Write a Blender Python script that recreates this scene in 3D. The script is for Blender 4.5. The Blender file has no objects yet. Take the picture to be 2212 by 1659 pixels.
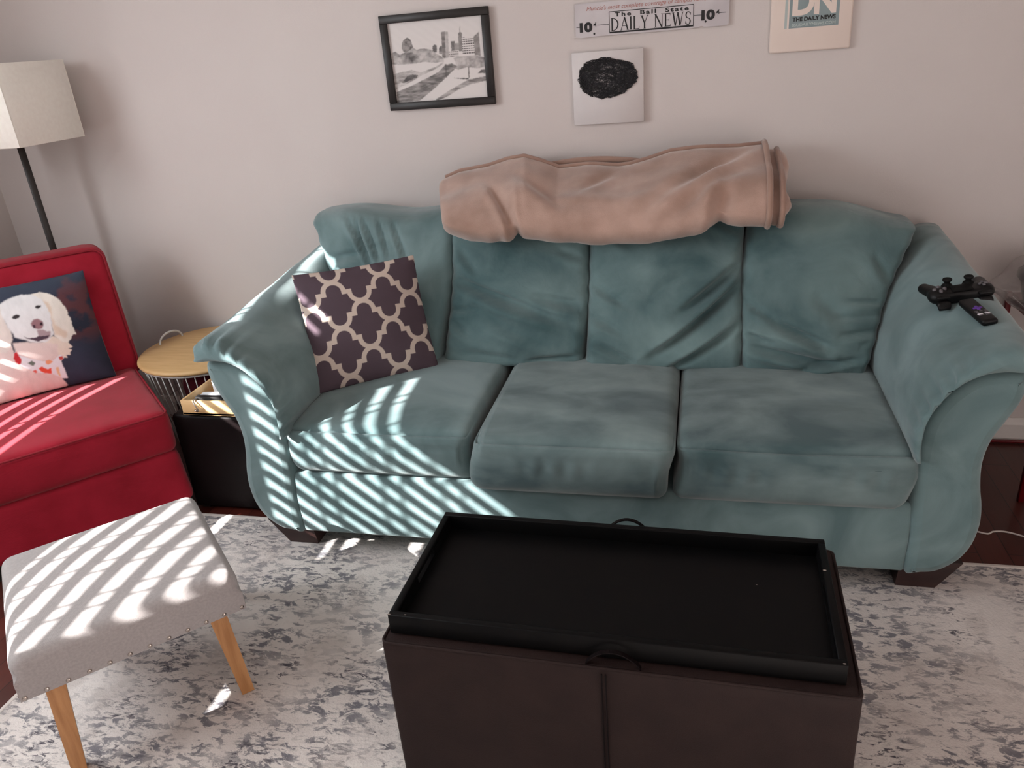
import bpy, bmesh, math, random
import numpy as np
from mathutils import Vector, Matrix
from mathutils.geometry import tessellate_polygon

random.seed(7); RNG = np.random.default_rng(7)
S = bpy.context.scene
COL = S.collection

# ---------------------------------------------------------------- camera
cam_d = bpy.data.cameras.new('camera'); cam = bpy.data.objects.new('camera', cam_d); COL.objects.link(cam)
cam_d.sensor_width = 36.0; cam_d.lens = 1680.0 / 2212.0 * 36.0; cam_d.clip_start = 0.02
_r = Vector((0.97308, 0.21676, -0.07824)); _u = Vector((-0.01899, 0.41376, 0.91019)); _f = Vector((-0.22967, 0.88421, -0.40674))
cam.matrix_world = Matrix(((_r.x, _u.x, -_f.x, 0.0), (_r.y, _u.y, -_f.y, 0.0), (_r.z, _u.z, -_f.z, 1.55), (0, 0, 0, 1)))
S.camera = cam

# ---------------------------------------------------------------- world, sun, window light, exposure
wd = bpy.data.worlds.new('world'); S.world = wd; wd.use_nodes = True
bg = wd.node_tree.nodes['Background']; bg.inputs[0].default_value = (1.0, 0.95, 0.925, 1); bg.inputs[1].default_value = 0.50
SUN_DIR = Vector((1.0, 0.80, -0.79)).normalized()
sun_d = bpy.data.lights.new('sun', 'SUN'); sun_d.energy = 27.0; sun_d.color = (1.0, 0.965, 0.93); sun_d.angle = math.radians(0.35)
sun = bpy.data.objects.new('sun', sun_d); COL.objects.link(sun)
sun.rotation_euler = SUN_DIR.to_track_quat('-Z', 'Y').to_euler(); sun.location = (-4, -2, 4)
XW = -3.05                                   # inner face of the window wall
# unseen openings in the window wall, low last one added for sun on the chair: (y0, y1, z0, z1)
WIN = [(-0.30, 0.576, 1.43, 2.30), (0.70, 1.60, 1.45, 2.30), (0.70, 1.90, 0.86, 1.20)]
for (y0, y1, z0, z1), e in zip(WIN, (26, 22, 12)):
    a = bpy.data.lights.new('window_daylight', 'AREA'); a.shape = 'RECTANGLE'
    a.size = y1 - y0; a.size_y = z1 - z0; a.energy = e; a.color = (0.90, 0.96, 1.0)
    o = bpy.data.objects.new('window_daylight', a); COL.objects.link(o)
    o.location = (XW + 0.03, (y0 + y1) / 2, (z0 + z1) / 2)
    o.rotation_euler = Vector((1, 0, -0.45)).to_track_quat('-Z', 'Z').to_euler()
S.view_settings.view_transform = 'Standard'; S.view_settings.look = 'None'
S.view_settings.exposure = 0.22; S.view_settings.gamma = 1.0; S.view_settings.use_curve_mapping = False
S.cycles.use_denoising = True; S.cycles.max_bounces = 8

# ---------------------------------------------------------------- helpers
def lin(c):
    return tuple(((x / 255.0) / 12.92 if x / 255.0 <= 0.04045 else ((x / 255.0 + 0.055) / 1.055) ** 2.4) for x in c)

def mat(name, c1, c2=None, scale=6.0, rough=0.6, bump=0.0, bscale=60.0, stretch=(1, 1, 1), sheen=0.0, metal=0.0,
        crease=0.0, detail=4.0, lo=0.35, hi=0.65, spec=0.5, coat=0.0, attr=None, weave=0.0, distort=0.0):
    m = bpy.data.materials.new(name); m.use_nodes = True; nt = m.node_tree; N = nt.nodes; L = nt.links
    b = N['Principled BSDF']; b.inputs['Roughness'].default_value = rough; b.inputs['Metallic'].default_value = metal
    b.inputs['Specular IOR Level'].default_value = spec
    b.inputs['Sheen Weight'].default_value = sheen; b.inputs['Sheen Roughness'].default_value = 0.5
    b.inputs['Coat Weight'].default_value = coat
    tc = N.new('ShaderNodeTexCoord'); mp = N.new('ShaderNodeMapping'); mp.inputs['Scale'].default_value = stretch
    L.new(tc.outputs['Object'], mp.inputs[0])
    if attr:
        at = N.new('ShaderNodeAttribute'); at.attribute_name = attr
        L.new(at.outputs['Color'], b.inputs['Base Color'])
    elif c2 is None:
        b.inputs['Base Color'].default_value = (*c1, 1)
    else:
        nz = N.new('ShaderNodeTexNoise'); nz.inputs['Scale'].default_value = scale; nz.inputs['Detail'].default_value = detail
        nz.inputs['Distortion'].default_value = distort
        L.new(mp.outputs[0], nz.inputs['Vector'])
        cr = N.new('ShaderNodeValToRGB'); cr.color_ramp.elements[0].position = lo; cr.color_ramp.elements[1].position = hi
        cr.color_ramp.elements[0].color = (*c1, 1); cr.color_ramp.elements[1].color = (*c2, 1)
        L.new(nz.outputs[0], cr.inputs[0]); L.new(cr.outputs[0], b.inputs['Base Color'])
    if crease > 0:
        cn = N.new('ShaderNodeTexNoise'); cn.inputs['Scale'].default_value = 9; cn.inputs['Detail'].default_value = 3; cn.inputs['Distortion'].default_value = 1.6
        L.new(mp.outputs[0], cn.inputs['Vector'])
        cb = N.new('ShaderNodeBump'); cb.inputs['Strength'].default_value = crease; cb.inputs['Distance'].default_value = 0.02
        L.new(cn.outputs[0], cb.inputs['Height']); L.new(cb.outputs[0], b.inputs['Normal'])
    if bump > 0:
        bn = N.new('ShaderNodeTexNoise'); bn.inputs['Scale'].default_value = bscale; bn.inputs['Detail'].default_value = 3
        L.new(mp.outputs[0], bn.inputs['Vector'])
        bp = N.new('ShaderNodeBump'); bp.inputs['Strength'].default_value = bump; bp.inputs['Distance'].default_value = 0.004
        h = bn.outputs[0]
        if weave > 0:
            wv = N.new('ShaderNodeTexWave'); wv.inputs['Scale'].default_value = weave; wv.bands_direction = 'X'
            wv2 = N.new('ShaderNodeTexWave'); wv2.inputs['Scale'].default_value = weave; wv2.bands_direction = 'Y'
            L.new(mp.outputs[0], wv.inputs['Vector']); L.new(mp.outputs[0], wv2.inputs['Vector'])
            ad = N.new('ShaderNodeMath'); L.new(wv.outputs[1], ad.inputs[0]); L.new(wv2.outputs[1], ad.inputs[1])
            ad2 = N.new('ShaderNodeMath'); L.new(ad.outputs[0], ad2.inputs[0]); L.new(h, ad2.inputs[1]); h = ad2.outputs[0]
        L.new(h, bp.inputs['Height']); L.new(bp.outputs[0], b.inputs['Normal'])
        if crease > 0: L.new(cb.outputs[0], bp.inputs['Normal'])
    return m

class MB:
    def __init__(s): s.v = []; s.f = []; s.sm = []; s.mi = []; s.col = None
    def add(s, verts, faces, smooth=True, mi=0):
        o = len(s.v); s.v += [tuple(map(float, p)) for p in verts]
        for f in faces: s.f.append([o + i for i in f]); s.sm.append(smooth); s.mi.append(mi)
        return s
    def box(s, lo, hi, r=0.0, seg=2, M=None, smooth=True, mi=0):
        bm = bmesh.new(); bmesh.ops.create_cube(bm, size=1.0)
        for v in bm.verts:
            v.co = Vector([(lo[i] + hi[i]) / 2 + v.co[i] * (hi[i] - lo[i]) for i in range(3)])
        if r > 0: bmesh.ops.bevel(bm, geom=bm.edges[:], offset=r, segments=seg, profile=0.5, affect='EDGES')
        bm.verts.index_update()
        V = [(M @ v.co if M else v.co) for v in bm.verts]
        s.add(V, [[v.index for v in f.verts] for f in bm.faces], smooth and r > 0, mi); bm.free(); return s
    def tube(s, pts, r, n=8, closed=False, cap=True, mi=0):
        P = [Vector(p) for p in pts]; k = len(P); rings = []; up = None
        for i in range(k):
            a = P[i - 1] if (i > 0 or closed) else P[i]; b = P[(i + 1) % k] if (i < k - 1 or closed) else P[i]
            t = (b - a).normalized()
            if up is None:
                up = Vector((0, 0, 1)) if abs(t.z) < 0.9 else Vector((1, 0, 0))
            x = up - t * up.dot(t); x.normalize(); up = x; y = t.cross(x)
            rr = r[i] if isinstance(r, (list, tuple)) else r
            rings.append([P[i] + (x * math.cos(2 * math.pi * j / n) + y * math.sin(2 * math.pi * j / n)) * rr for j in range(n)])
        V = [p for R in rings for p in R]; F = []
        for i in range(k if closed else k - 1):
            a, b = i * n, ((i + 1) % k) * n
            for j in range(n): F.append([a + j, a + (j + 1) % n, b + (j + 1) % n, b + j])
        if cap and not closed: F += [list(range(n))[::-1], [(k - 1) * n + j for j in range(n)]]
        s.add(V, F, True, mi); return s
    def lathe(s, prof, n=40, c=(0, 0, 0), M=None, mi=0):
        V = []; F = []; k = len(prof)
        for j in range(n):
            a = 2 * math.pi * j / n
            for (r, z) in prof:
                p = Vector((c[0] + r * math.cos(a), c[1] + r * math.sin(a), c[2] + z)); V.append(M @ p if M else p)
        for j in range(n):
            for i in range(k - 1):
                a, b = j * k + i, ((j + 1) % n) * k + i
                F.append([a, b, b + 1, a + 1])
        s.add(V, F, True, mi); return s
    def loft(s, rings, closed=True, cap0=True, cap1=True, smooth=True, mi=0):
        n = len(rings[0]); V = [p for R in rings for p in R]; F = []
        for i in range(len(rings) - 1):
            for j in range(n if closed else n - 1):
                a, b = i * n, (i + 1) * n
                F.append([a + j, a + (j + 1) % n, b + (j + 1) % n, b + j])
        if cap0: F.append(list(range(n))[::-1])
        if cap1: F.append([(len(rings) - 1) * n + j for j in range(n)])
        s.add(V, F, smooth, mi); return s
    def prism(s, poly, z0, z1, to3, smooth=False, mi=0):
        n = len(poly); V = [to3(x, y, z0) for x, y in poly] + [to3(x, y, z1) for x, y in poly]
        F = [[i, (i + 1) % n, n + (i + 1) % n, n + i] for i in range(n)]
        s.add(V, F, smooth, mi)
        s.add(V, [list(range(n))[::-1], [n + i for i in range(n)]], False, mi); return s
    def xf(s, M):
        s.v = [tuple(M @ Vector(p)) for p in s.v]; return s
    def build(s, name, m, parent=None, loc=None, recalc=True):
        me = bpy.data.meshes.new(name); me.from_pydata(s.v, [], s.f)
        for mm in (m if isinstance(m, (list, tuple)) else [m]): me.materials.append(mm)
        me.polygons.foreach_set('use_smooth', s.sm); me.polygons.foreach_set('material_index', s.mi)
        if s.col is not None:
            at = me.color_attributes.new('Col', 'FLOAT_COLOR', 'POINT')
            c = np.ones((len(s.v), 4), np.float32); c[:, :3] = s.col; at.data.foreach_set('color', c.ravel())
        if recalc:
            bm = bmesh.new(); bm.from_mesh(me); bmesh.ops.recalc_face_normals(bm, faces=bm.faces); bm.to_mesh(me); bm.free()
        me.update(); me.validate()
        o = bpy.data.objects.new(name, me); COL.objects.link(o)
        if parent: o.parent = parent
        if loc: o.location = loc
        return o

def thing(name, label, cat, loc=(0, 0, 0), rz=0.0, group=None):
    o = bpy.data.objects.new(name, None); COL.objects.link(o); o.empty_display_size = 0.05
    o.location = loc; o.rotation_euler = (0, 0, rz); o['label'] = label; o['category'] = cat
    if group: o['group'] = group
    return o
def tag(o, label, cat, group=None):
    o['label'] = label; o['category'] = cat
    if group: o['group'] = group
    return o
def struct(o): o['kind'] = 'structure'; return o
def shifted(mb, loc): mb.v = [(x - loc[0], y - loc[1], z - loc[2]) for x, y, z in mb.v]; return mb

def wob(P, seed, freq, n=5):
    r = np.random.default_rng(int(seed * 10)); out = np.zeros(len(P))
    for _ in range(n):
        k = r.normal(size=3); k /= np.linalg.norm(k); out += np.sin(P @ k * freq * r.uniform(0.6, 1.5) + r.uniform(0, 6.28))
    return out / n

def soft_box(size, r, flat=(10, 10, 6), k=4, puff=(0, 0, 0)):
    """rounded box; returns P (N,3), U (N,3) in -1..1, faces"""
    h = np.array(size, float) / 2; axes = []
    for a in range(3):
        e = h[a] - r; c = [-(e + r * math.cos(t * math.pi / 2 / k)) if t < k else -e for t in range(k + 1)]
        c[0] = -h[a]
        inner = list(np.linspace(-e, e, flat[a] + 1)); axes.append(np.array(c[:-1] + inner + [-x for x in c[:-1]][::-1]))
    n = [len(a) for a in axes]; idx = {}; P = []; F = []
    def vid(i, j, l):
        if (i, j, l) not in idx:
            idx[(i, j, l)] = len(P); P.append((axes[0][i], axes[1][j], axes[2][l]))
        return idx[(i, j, l)]
    for i in range(n[0] - 1):
        for j in range(n[1] - 1):
            F.append([vid(i, j, 0), vid(i, j + 1, 0), vid(i + 1, j + 1, 0), vid(i + 1, j, 0)])
            l = n[2] - 1; F.append([vid(i, j, l), vid(i + 1, j, l), vid(i + 1, j + 1, l), vid(i, j + 1, l)])
    for i in range(n[0] - 1):
        for l in range(n[2] - 1):
            F.append([vid(i, 0, l), vid(i + 1, 0, l), vid(i + 1, 0, l + 1), vid(i, 0, l + 1)])
            j = n[1] - 1; F.append([vid(i, j, l), vid(i, j, l + 1), vid(i + 1, j, l + 1), vid(i + 1, j, l)])
    for j in range(n[1] - 1):
        for l in range(n[2] - 1):
            F.append([vid(0, j, l), vid(0, j, l + 1), vid(0, j + 1, l + 1), vid(0, j + 1, l)])
            i = n[0] - 1; F.append([vid(i, j, l), vid(i, j + 1, l), vid(i, j + 1, l + 1), vid(i, j, l + 1)])
    P = np.array(P); inner = np.clip(P, -(h - r), h - r); d = P - inner; ln = np.linalg.norm(d, axis=1, keepdims=True)
    U = P / h
    P = inner + np.where(ln > 1e-9, d / np.maximum(ln, 1e-9) * r, 0)
    Q = P.copy()
    for a in range(3):
        b, c = [x for x in range(3) if x != a]
        Q[:, a] += puff[a] * (1 - U[:, b] ** 2) * (1 - U[:, c] ** 2) * U[:, a]
    return Q, U, F

def catmull(pts, n, closed=True):
    P = np.array(pts, float); m = len(P); out = []
    segs = m if closed else m - 1
    for i in range(segs):
        p = [P[(i + q) % m] if closed else P[min(max(i + q, 0), m - 1)] for q in (-1, 0, 1, 2)]
        for t in np.arange(n) / n:
            out.append(0.5 * ((2 * p[1]) + (-p[0] + p[2]) * t + (2 * p[0] - 5 * p[1] + 4 * p[2] - p[3]) * t * t + (-p[0] + 3 * p[1] - 3 * p[2] + p[3]) * t ** 3))
    if not closed: out.append(P[-1])
    return np.array(out)
def resample(P, n):
    P = np.array(P, float); s = np.r_[0, np.cumsum(np.linalg.norm(np.diff(P, axis=0), axis=1))]
    t = np.linspace(0, s[-1], n); return np.stack([np.interp(t, s, P[:, i]) for i in range(P.shape[1])], 1)
def inset(poly, d):
    P = np.array(poly, float); a = np.roll(P, 1, 0); b = np.roll(P, -1, 0); t = b - a; t /= np.linalg.norm(t, axis=1, keepdims=True)
    area = 0.5 * np.sum(P[:, 0] * np.roll(P[:, 1], -1) - P[:, 1] * np.roll(P[:, 0], -1))
    nrm = np.stack([-t[:, 1], t[:, 0]], 1) * (1 if area > 0 else -1)
    return P + nrm * d
def inpoly(X, Y, poly):
    r = np.zeros(X.shape, bool); n = len(poly)
    for i in range(n):
        x1, y1 = poly[i]; x2, y2 = poly[(i + 1) % n]
        if y1 == y2: continue
        c = ((y1 > Y) != (y2 > Y)) & (X < (x2 - x1) * (Y - y1) / (y2 - y1) + x1); r ^= c
    return r
def text_mb(body, size, shear=0.0, spacing=1.0, bold=0.0, mb=None, at=(0, 0), width=None, to3=None, ext=0.0008):
    """text as a mesh; to3 maps (x, y, h) to space"""
    c = bpy.data.curves.new('t', 'FONT'); c.body = body; c.size = size; c.shear = shear; c.space_character = spacing; c.offset = bold
    c.resolution_u = 4
    o = bpy.data.objects.new('t', c); COL.objects.link(o); dg = bpy.context.evaluated_depsgraph_get(); dg.update()
    me = bpy.data.meshes.new_from_object(o.evaluated_get(dg)); bpy.data.objects.remove(o); bpy.data.curves.remove(c)
    V = np.array([v.co[:] for v in me.vertices]); F = [list(p.vertices) for p in me.polygons]; bpy.data.meshes.remove(me)
    x0, x1 = V[:, 0].min(), V[:, 0].max(); k = (width / (x1 - x0)) if width else 1.0
    mb = mb or MB()
    mb.add([to3(at[0] + (x - x0) * k, at[1] + y, ext) for x, y, z in V], F, False); return mb

# ---------------------------------------------------------------- materials
M = {}
def wall_mat():
    m = mat('wall_paint', lin((202, 193, 190)), lin((206, 198, 195)), 1.5, 0.85, 0.12, 260); return m
M['wall'] = wall_mat()
M['trim'] = mat('white_trim', lin((214, 208, 204)), None, rough=0.45, bump=0.05, bscale=40)
M['ceil'] = mat('ceiling_paint', lin((225, 222, 218)), None, rough=0.9, bump=0.1, bscale=200)
SU = dict(rough=0.85, sheen=0.35, bump=0.10, bscale=420, spec=0.15)
M['suede'] = mat('teal_suede', lin((86, 109, 111)), lin((122, 144, 146)), 4.5, detail=8, lo=0.34, hi=0.68, distort=0.7, **SU)
M['suede_worn'] = mat('worn_teal_suede', lin((64, 86, 89)), lin((124, 143, 144)), 5.0, detail=10, lo=0.34, hi=0.72, distort=0.3, stretch=(0.85, 1.4, 1.4), **SU)
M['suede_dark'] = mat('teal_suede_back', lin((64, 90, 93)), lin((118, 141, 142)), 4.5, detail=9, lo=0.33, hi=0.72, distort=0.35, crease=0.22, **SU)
M['foot'] = mat('dark_cherry_wood', lin((44, 27, 25)), lin((60, 38, 35)), 5, 0.4, stretch=(1, 1, 6))
M['tan'] = mat('tan_fleece', lin((156, 127, 114)), lin((184, 154, 141)), 7, 0.95, 0.25, 320, sheen=0.5, spec=0.1, detail=6)
M['tanhem'] = mat('tan_fleece_hem', lin((150, 120, 108)), lin((164, 134, 120)), 9, 0.95, 0.2, 300, sheen=0.4, spec=0.1)
M['red'] = mat('red_canvas', lin((150, 24, 42)), lin((164, 30, 50)), 9, 0.9, 0.25, 500, sheen=0.15, spec=0.15, weave=420)
M['redpipe'] = mat('red_piping', lin((138, 20, 37)), None, rough=0.9, bump=0.2, bscale=600)
M['black'] = mat('black_wood', lin((22, 20, 20)), lin((30, 27, 26)), 8, 0.5, 0.05, 80)
M['blackpaint'] = mat('black_lamp_pole', lin((18, 15, 14)), lin((34, 26, 22)), 20, 0.45, stretch=(1, 1, 0.2))
M['leather'] = mat('dark_brown_leatherette', lin((38, 27, 26)), lin((43, 31, 29)), 14, 0.55, 0.22, 520, spec=0.15)
M['leather2'] = mat('black_brown_leatherette', lin((15, 9, 10)), lin((18, 11, 12)), 10, 0.5, 0.15, 420, spec=0.10)
M['tray'] = mat('black_tray_wood', lin((7, 7, 8)), lin((10, 9, 9)), 30, 0.45, 0.03, 90, spec=0.12)
M['scuff'] = mat('worn_chip', lin((150, 138, 130)), None, rough=0.8)
M['linen'] = mat('grey_linen', lin((168, 162, 161)), lin((178, 172, 171)), 160, 0.95, 0.35, 300, sheen=0.2, spec=0.1, weave=260, detail=2)
M['oak'] = mat('oak_legs', lin((168, 116, 70)), lin((192, 140, 92)), 10, 0.45, 0.06, 60, stretch=(7, 7, 0.7), detail=6)
M['nail'] = mat('antique_nickel', lin((190, 180, 172)), None, rough=0.25, metal=1.0)
M['shade'] = mat('white_linen_shade', lin((236, 231, 223)), lin((240, 236, 228)), 60, 0.9, 0.12, 500, weave=300)
M['bamboo'] = mat('light_wood_lid', lin((196, 158, 108)), lin((208, 172, 122)), 6, 0.45, 0.03, 60, stretch=(1.5, 12, 1.5))
M['wire'] = mat('white_wire', lin((205, 203, 200)), None, rough=0.4)
M['pine'] = mat('pine_box', lin((204, 166, 118)), lin((218, 182, 134)), 5, 0.5, 0.05, 60, stretch=(1, 8, 8))
M['metal'] = mat('steel', lin((150, 142, 136)), None, rough=0.3, metal=0.9)
M['paper'] = mat('white_paper', lin((222, 224, 228)), lin((200, 206, 216)), 12, 0.7)
M['blue'] = mat('blue_card', lin((46, 70, 112)), lin((60, 86, 128)), 14, 0.5)
M['maroon'] = mat('maroon_cloth', lin((92, 14, 30)), lin((112, 22, 40)), 12, 0.95, 0.3, 200)
M['grey'] = mat('grey_card', lin((84, 80, 79)), lin((98, 94, 92)), 12, 0.8)
M['plastic'] = mat('black_plastic', lin((10, 9, 10)), lin((14, 13, 14)), 60, 0.45, 0.05, 800, spec=0.25)
M['rubber'] = mat('black_rubber', lin((9, 9, 9)), None, rough=0.75, spec=0.2)
M['purple'] = mat('purple_keys', lin((98, 52, 158)), None, rough=0.5)
M['whitekey'] = mat('white_keys', lin((222, 218, 226)), None, rough=0.5)
M['greykey'] = mat('grey_keys', lin((92, 88, 92)), None, rough=0.5)
M['redpaint'] = mat('red_painted_metal', lin((112, 10, 20)), lin((94, 8, 16)), 20, 0.35)
M['cable'] = mat('white_cable', lin((206, 196, 190)), None, rough=0.5)
M['canvas'] = mat('white_canvas', lin((206, 200, 200)), lin((212, 206, 205)), 8, 0.8, 0.1, 400)
M['string'] = mat('black_string', lin((16, 15, 17)), lin((40, 37, 42)), 40, 0.7)
M['ink'] = mat('black_ink', lin((24, 22, 24)), None, rough=0.6)
M['redink'] = mat('faded_red_ink', lin((178, 120, 112)), None, rough=0.7)
M['signm'] = mat('white_tin_sign', lin((206, 200, 202)), lin((190, 183, 186)), 7, 0.32, 0.10, 12, metal=0.15, detail=6)
M['print'] = mat('print_paper', lin((222, 206, 196)), lin((226, 211, 202)), 6, 0.8, 0.1, 30)
M['slate'] = mat('slate_blue_ink', lin((132, 146, 148)), lin((138, 152, 154)), 20, 0.8)
M['slate2'] = mat('pale_slate_ink', lin((176, 186, 184)), None, rough=0.8)
M['blacktab'] = mat('black_frame_wood', lin((26, 22, 22)), lin((32, 28, 27)), 30, 0.5)
M['pic'] = mat('pencil_drawing', None, rough=0.6, attr='Col')
M['trellis'] = mat('trellis_cotton', None, rough=0.9, attr='Col', bump=0.25, bscale=420, weave=300, spec=0.1)
M['dog'] = mat('printed_dog_cloth', None, rough=0.85, attr='Col', bump=0.15, bscale=420, spec=0.15)
M['navy'] = mat('navy_cloth', lin((46, 50, 64)), lin((54, 58, 74)), 12, 0.85)
M['chocolate'] = mat('plum_cloth', lin((66, 54, 62)), lin((72, 60, 68)), 12, 0.9)

def floor_mat():
    m = bpy.data.materials.new('cherry_floorboards'); m.use_nodes = True; nt = m.node_tree; N = nt.nodes; L = nt.links; b = N['Principled BSDF']
    tc = N.new('ShaderNodeTexCoord'); mp = N.new('ShaderNodeMapping'); mp.inputs['Rotation'].default_value = (0, 0, math.pi / 2)
    L.new(tc.outputs['Object'], mp.inputs[0])
    br = N.new('ShaderNodeTexBrick'); br.inputs['Scale'].default_value = 1.0; br.inputs['Brick Width'].default_value = 1.1; br.inputs['Row Height'].default_value = 0.085
    br.inputs['Mortar Size'].default_value = 0.0015; br.inputs['Color1'].default_value = (*lin((70, 32, 26)), 1); br.inputs['Color2'].default_value = (*lin((88, 40, 32)), 1)
    br.inputs['Mortar'].default_value = (*lin((26, 12, 10)), 1); L.new(mp.outputs[0], br.inputs['Vector'])
    mp2 = N.new('ShaderNodeMapping'); mp2.inputs['Scale'].default_value = (22, 1.4, 1); L.new(tc.outputs['Object'], mp2.inputs[0])
    nz = N.new('ShaderNodeTexNoise'); nz.inputs['Scale'].default_value = 3; nz.inputs['Detail'].default_value = 6; L.new(mp2.outputs[0], nz.inputs['Vector'])
    mx = N.new('ShaderNodeMix'); mx.data_type = 'RGBA'; mx.blend_type = 'MULTIPLY'; mx.inputs[0].default_value = 0.5
    cr = N.new('ShaderNodeValToRGB'); cr.color_ramp.elements[0].color = (0.45, 0.4, 0.4, 1); cr.color_ramp.elements[1].color = (1.2, 1.1, 1.1, 1)
    L.new(nz.outputs[0], cr.inputs[0]); L.new(br.outputs[0], mx.inputs[6]); L.new(cr.outputs[0], mx.inputs[7]); L.new(mx.outputs[2], b.inputs['Base Color'])
    b.inputs['Roughness'].default_value = 0.32; return m
M['floor'] = floor_mat()

def rug_mat():
    m = bpy.data.materials.new('distressed_rug'); m.use_nodes = True; nt = m.node_tree; N = nt.nodes; L = nt.links; b = N['Principled BSDF']
    tc = N.new('ShaderNodeTexCoord')
    def noise(scale, detail, st=(1, 1, 1), dist=0.0, rough=0.55):
        mp = N.new('ShaderNodeMapping'); mp.inputs['Scale'].default_value = st; L.new(tc.outputs['Object'], mp.inputs[0])
        n = N.new('ShaderNodeTexNoise'); n.inputs['Scale'].default_value = scale; n.inputs['Detail'].default_value = detail; n.inputs['Distortion'].default_value = dist
        n.inputs['Roughness'].default_value = rough
        L.new(mp.outputs[0], n.inputs['Vector']); return n.outputs[0]
    def ramp(s, a, bb, ca=(0, 0, 0), cb=(1, 1, 1)):
        r = N.new('ShaderNodeValToRGB'); r.color_ramp.elements[0].position = a; r.color_ramp.elements[1].position = bb
        r.color_ramp.elements[0].color = (*ca, 1); r.color_ramp.elements[1].color = (*cb, 1); L.new(s, r.inputs[0]); return r.outputs[0]
    def mul(a, bb):
        x = N.new('ShaderNodeMath'); x.operation = 'MULTIPLY'; L.new(a, x.inputs[0]); L.new(bb, x.inputs[1]); return x.outputs[0]
    def mix(f, a, cb):
        x = N.new('ShaderNodeMix'); x.data_type = 'RGBA'; L.new(f, x.inputs[0]); L.new(a, x.inputs[6]); x.inputs[7].default_value = (*cb, 1); return x.outputs[2]
    base = ramp(noise(5, 3), 0.35, 0.65, lin((214, 206, 201)), lin((230, 223, 218)))
    zone = ramp(noise(3.4, 3, (1, 1.2, 1)), 0.36, 0.58)
    speck = ramp(noise(30, 8, (0.75, 1.5, 1), 0.5, 0.7), 0.50, 0.555)
    c = mix(mul(zone, speck), base, lin((122, 120, 126)))
    zone2 = ramp(noise(4.3, 3, (1.3, 0.9, 1)), 0.46, 0.60)
    speck2 = ramp(noise(48, 6, (0.6, 1.5, 1), 0.6, 0.7), 0.53, 0.58)
    c = mix(mul(zone2, speck2), c, lin((88, 84, 92)))
    warm = ramp(noise(8, 5, (1, 1, 1)), 0.56, 0.64)
    f = N.new('ShaderNodeMath'); f.operation = 'MULTIPLY'; f.inputs[1].default_value = 0.35; L.new(warm, f.inputs[0])
    c = mix(f.outputs[0], c, lin((184, 174, 168)))
    L.new(c, b.inputs['Base Color']); b.inputs['Roughness'].default_value = 0.95; b.inputs['Sheen Weight'].default_value = 0.2; b.inputs['Specular IOR Level'].default_value = 0.1
    bp = N.new('ShaderNodeBump'); bp.inputs['Strength'].default_value = 0.5; bp.inputs['Distance'].default_value = 0.006
    L.new(noise(140, 4), bp.inputs['Height']); L.new(bp.outputs[0], b.inputs['Normal']); return m
M['rug'] = rug_mat()

def bag_mat():
    m = bpy.data.materials.new('clear_plastic_film'); m.use_nodes = True; nt = m.node_tree; N = nt.nodes; L = nt.links
    out = N['Material Output']; N.remove(N['Principled BSDF'])
    t = N.new('ShaderNodeBsdfTransparent'); t.inputs[0].default_value = (0.93, 0.92, 0.92, 1)
    g = N.new('ShaderNodeBsdfGlossy'); g.inputs['Roughness'].default_value = 0.12
    d = N.new('ShaderNodeBsdfDiffuse'); d.inputs[0].default_value = (0.75, 0.72, 0.72, 1)
    lw = N.new('ShaderNodeLayerWeight'); lw.inputs[0].default_value = 0.14
    m1 = N.new('ShaderNodeMixShader'); m2 = N.new('ShaderNodeMixShader'); m1.inputs[0].default_value = 0.07
    L.new(t.outputs[0], m1.inputs[1]); L.new(d.outputs[0], m1.inputs[2]); L.new(lw.outputs[1], m2.inputs[0]); L.new(m1.outputs[0], m2.inputs[1]); L.new(g.outputs[0], m2.inputs[2])
    L.new(m2.outputs[0], out.inputs[0]); return m
M['bag'] = bag_mat()

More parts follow.
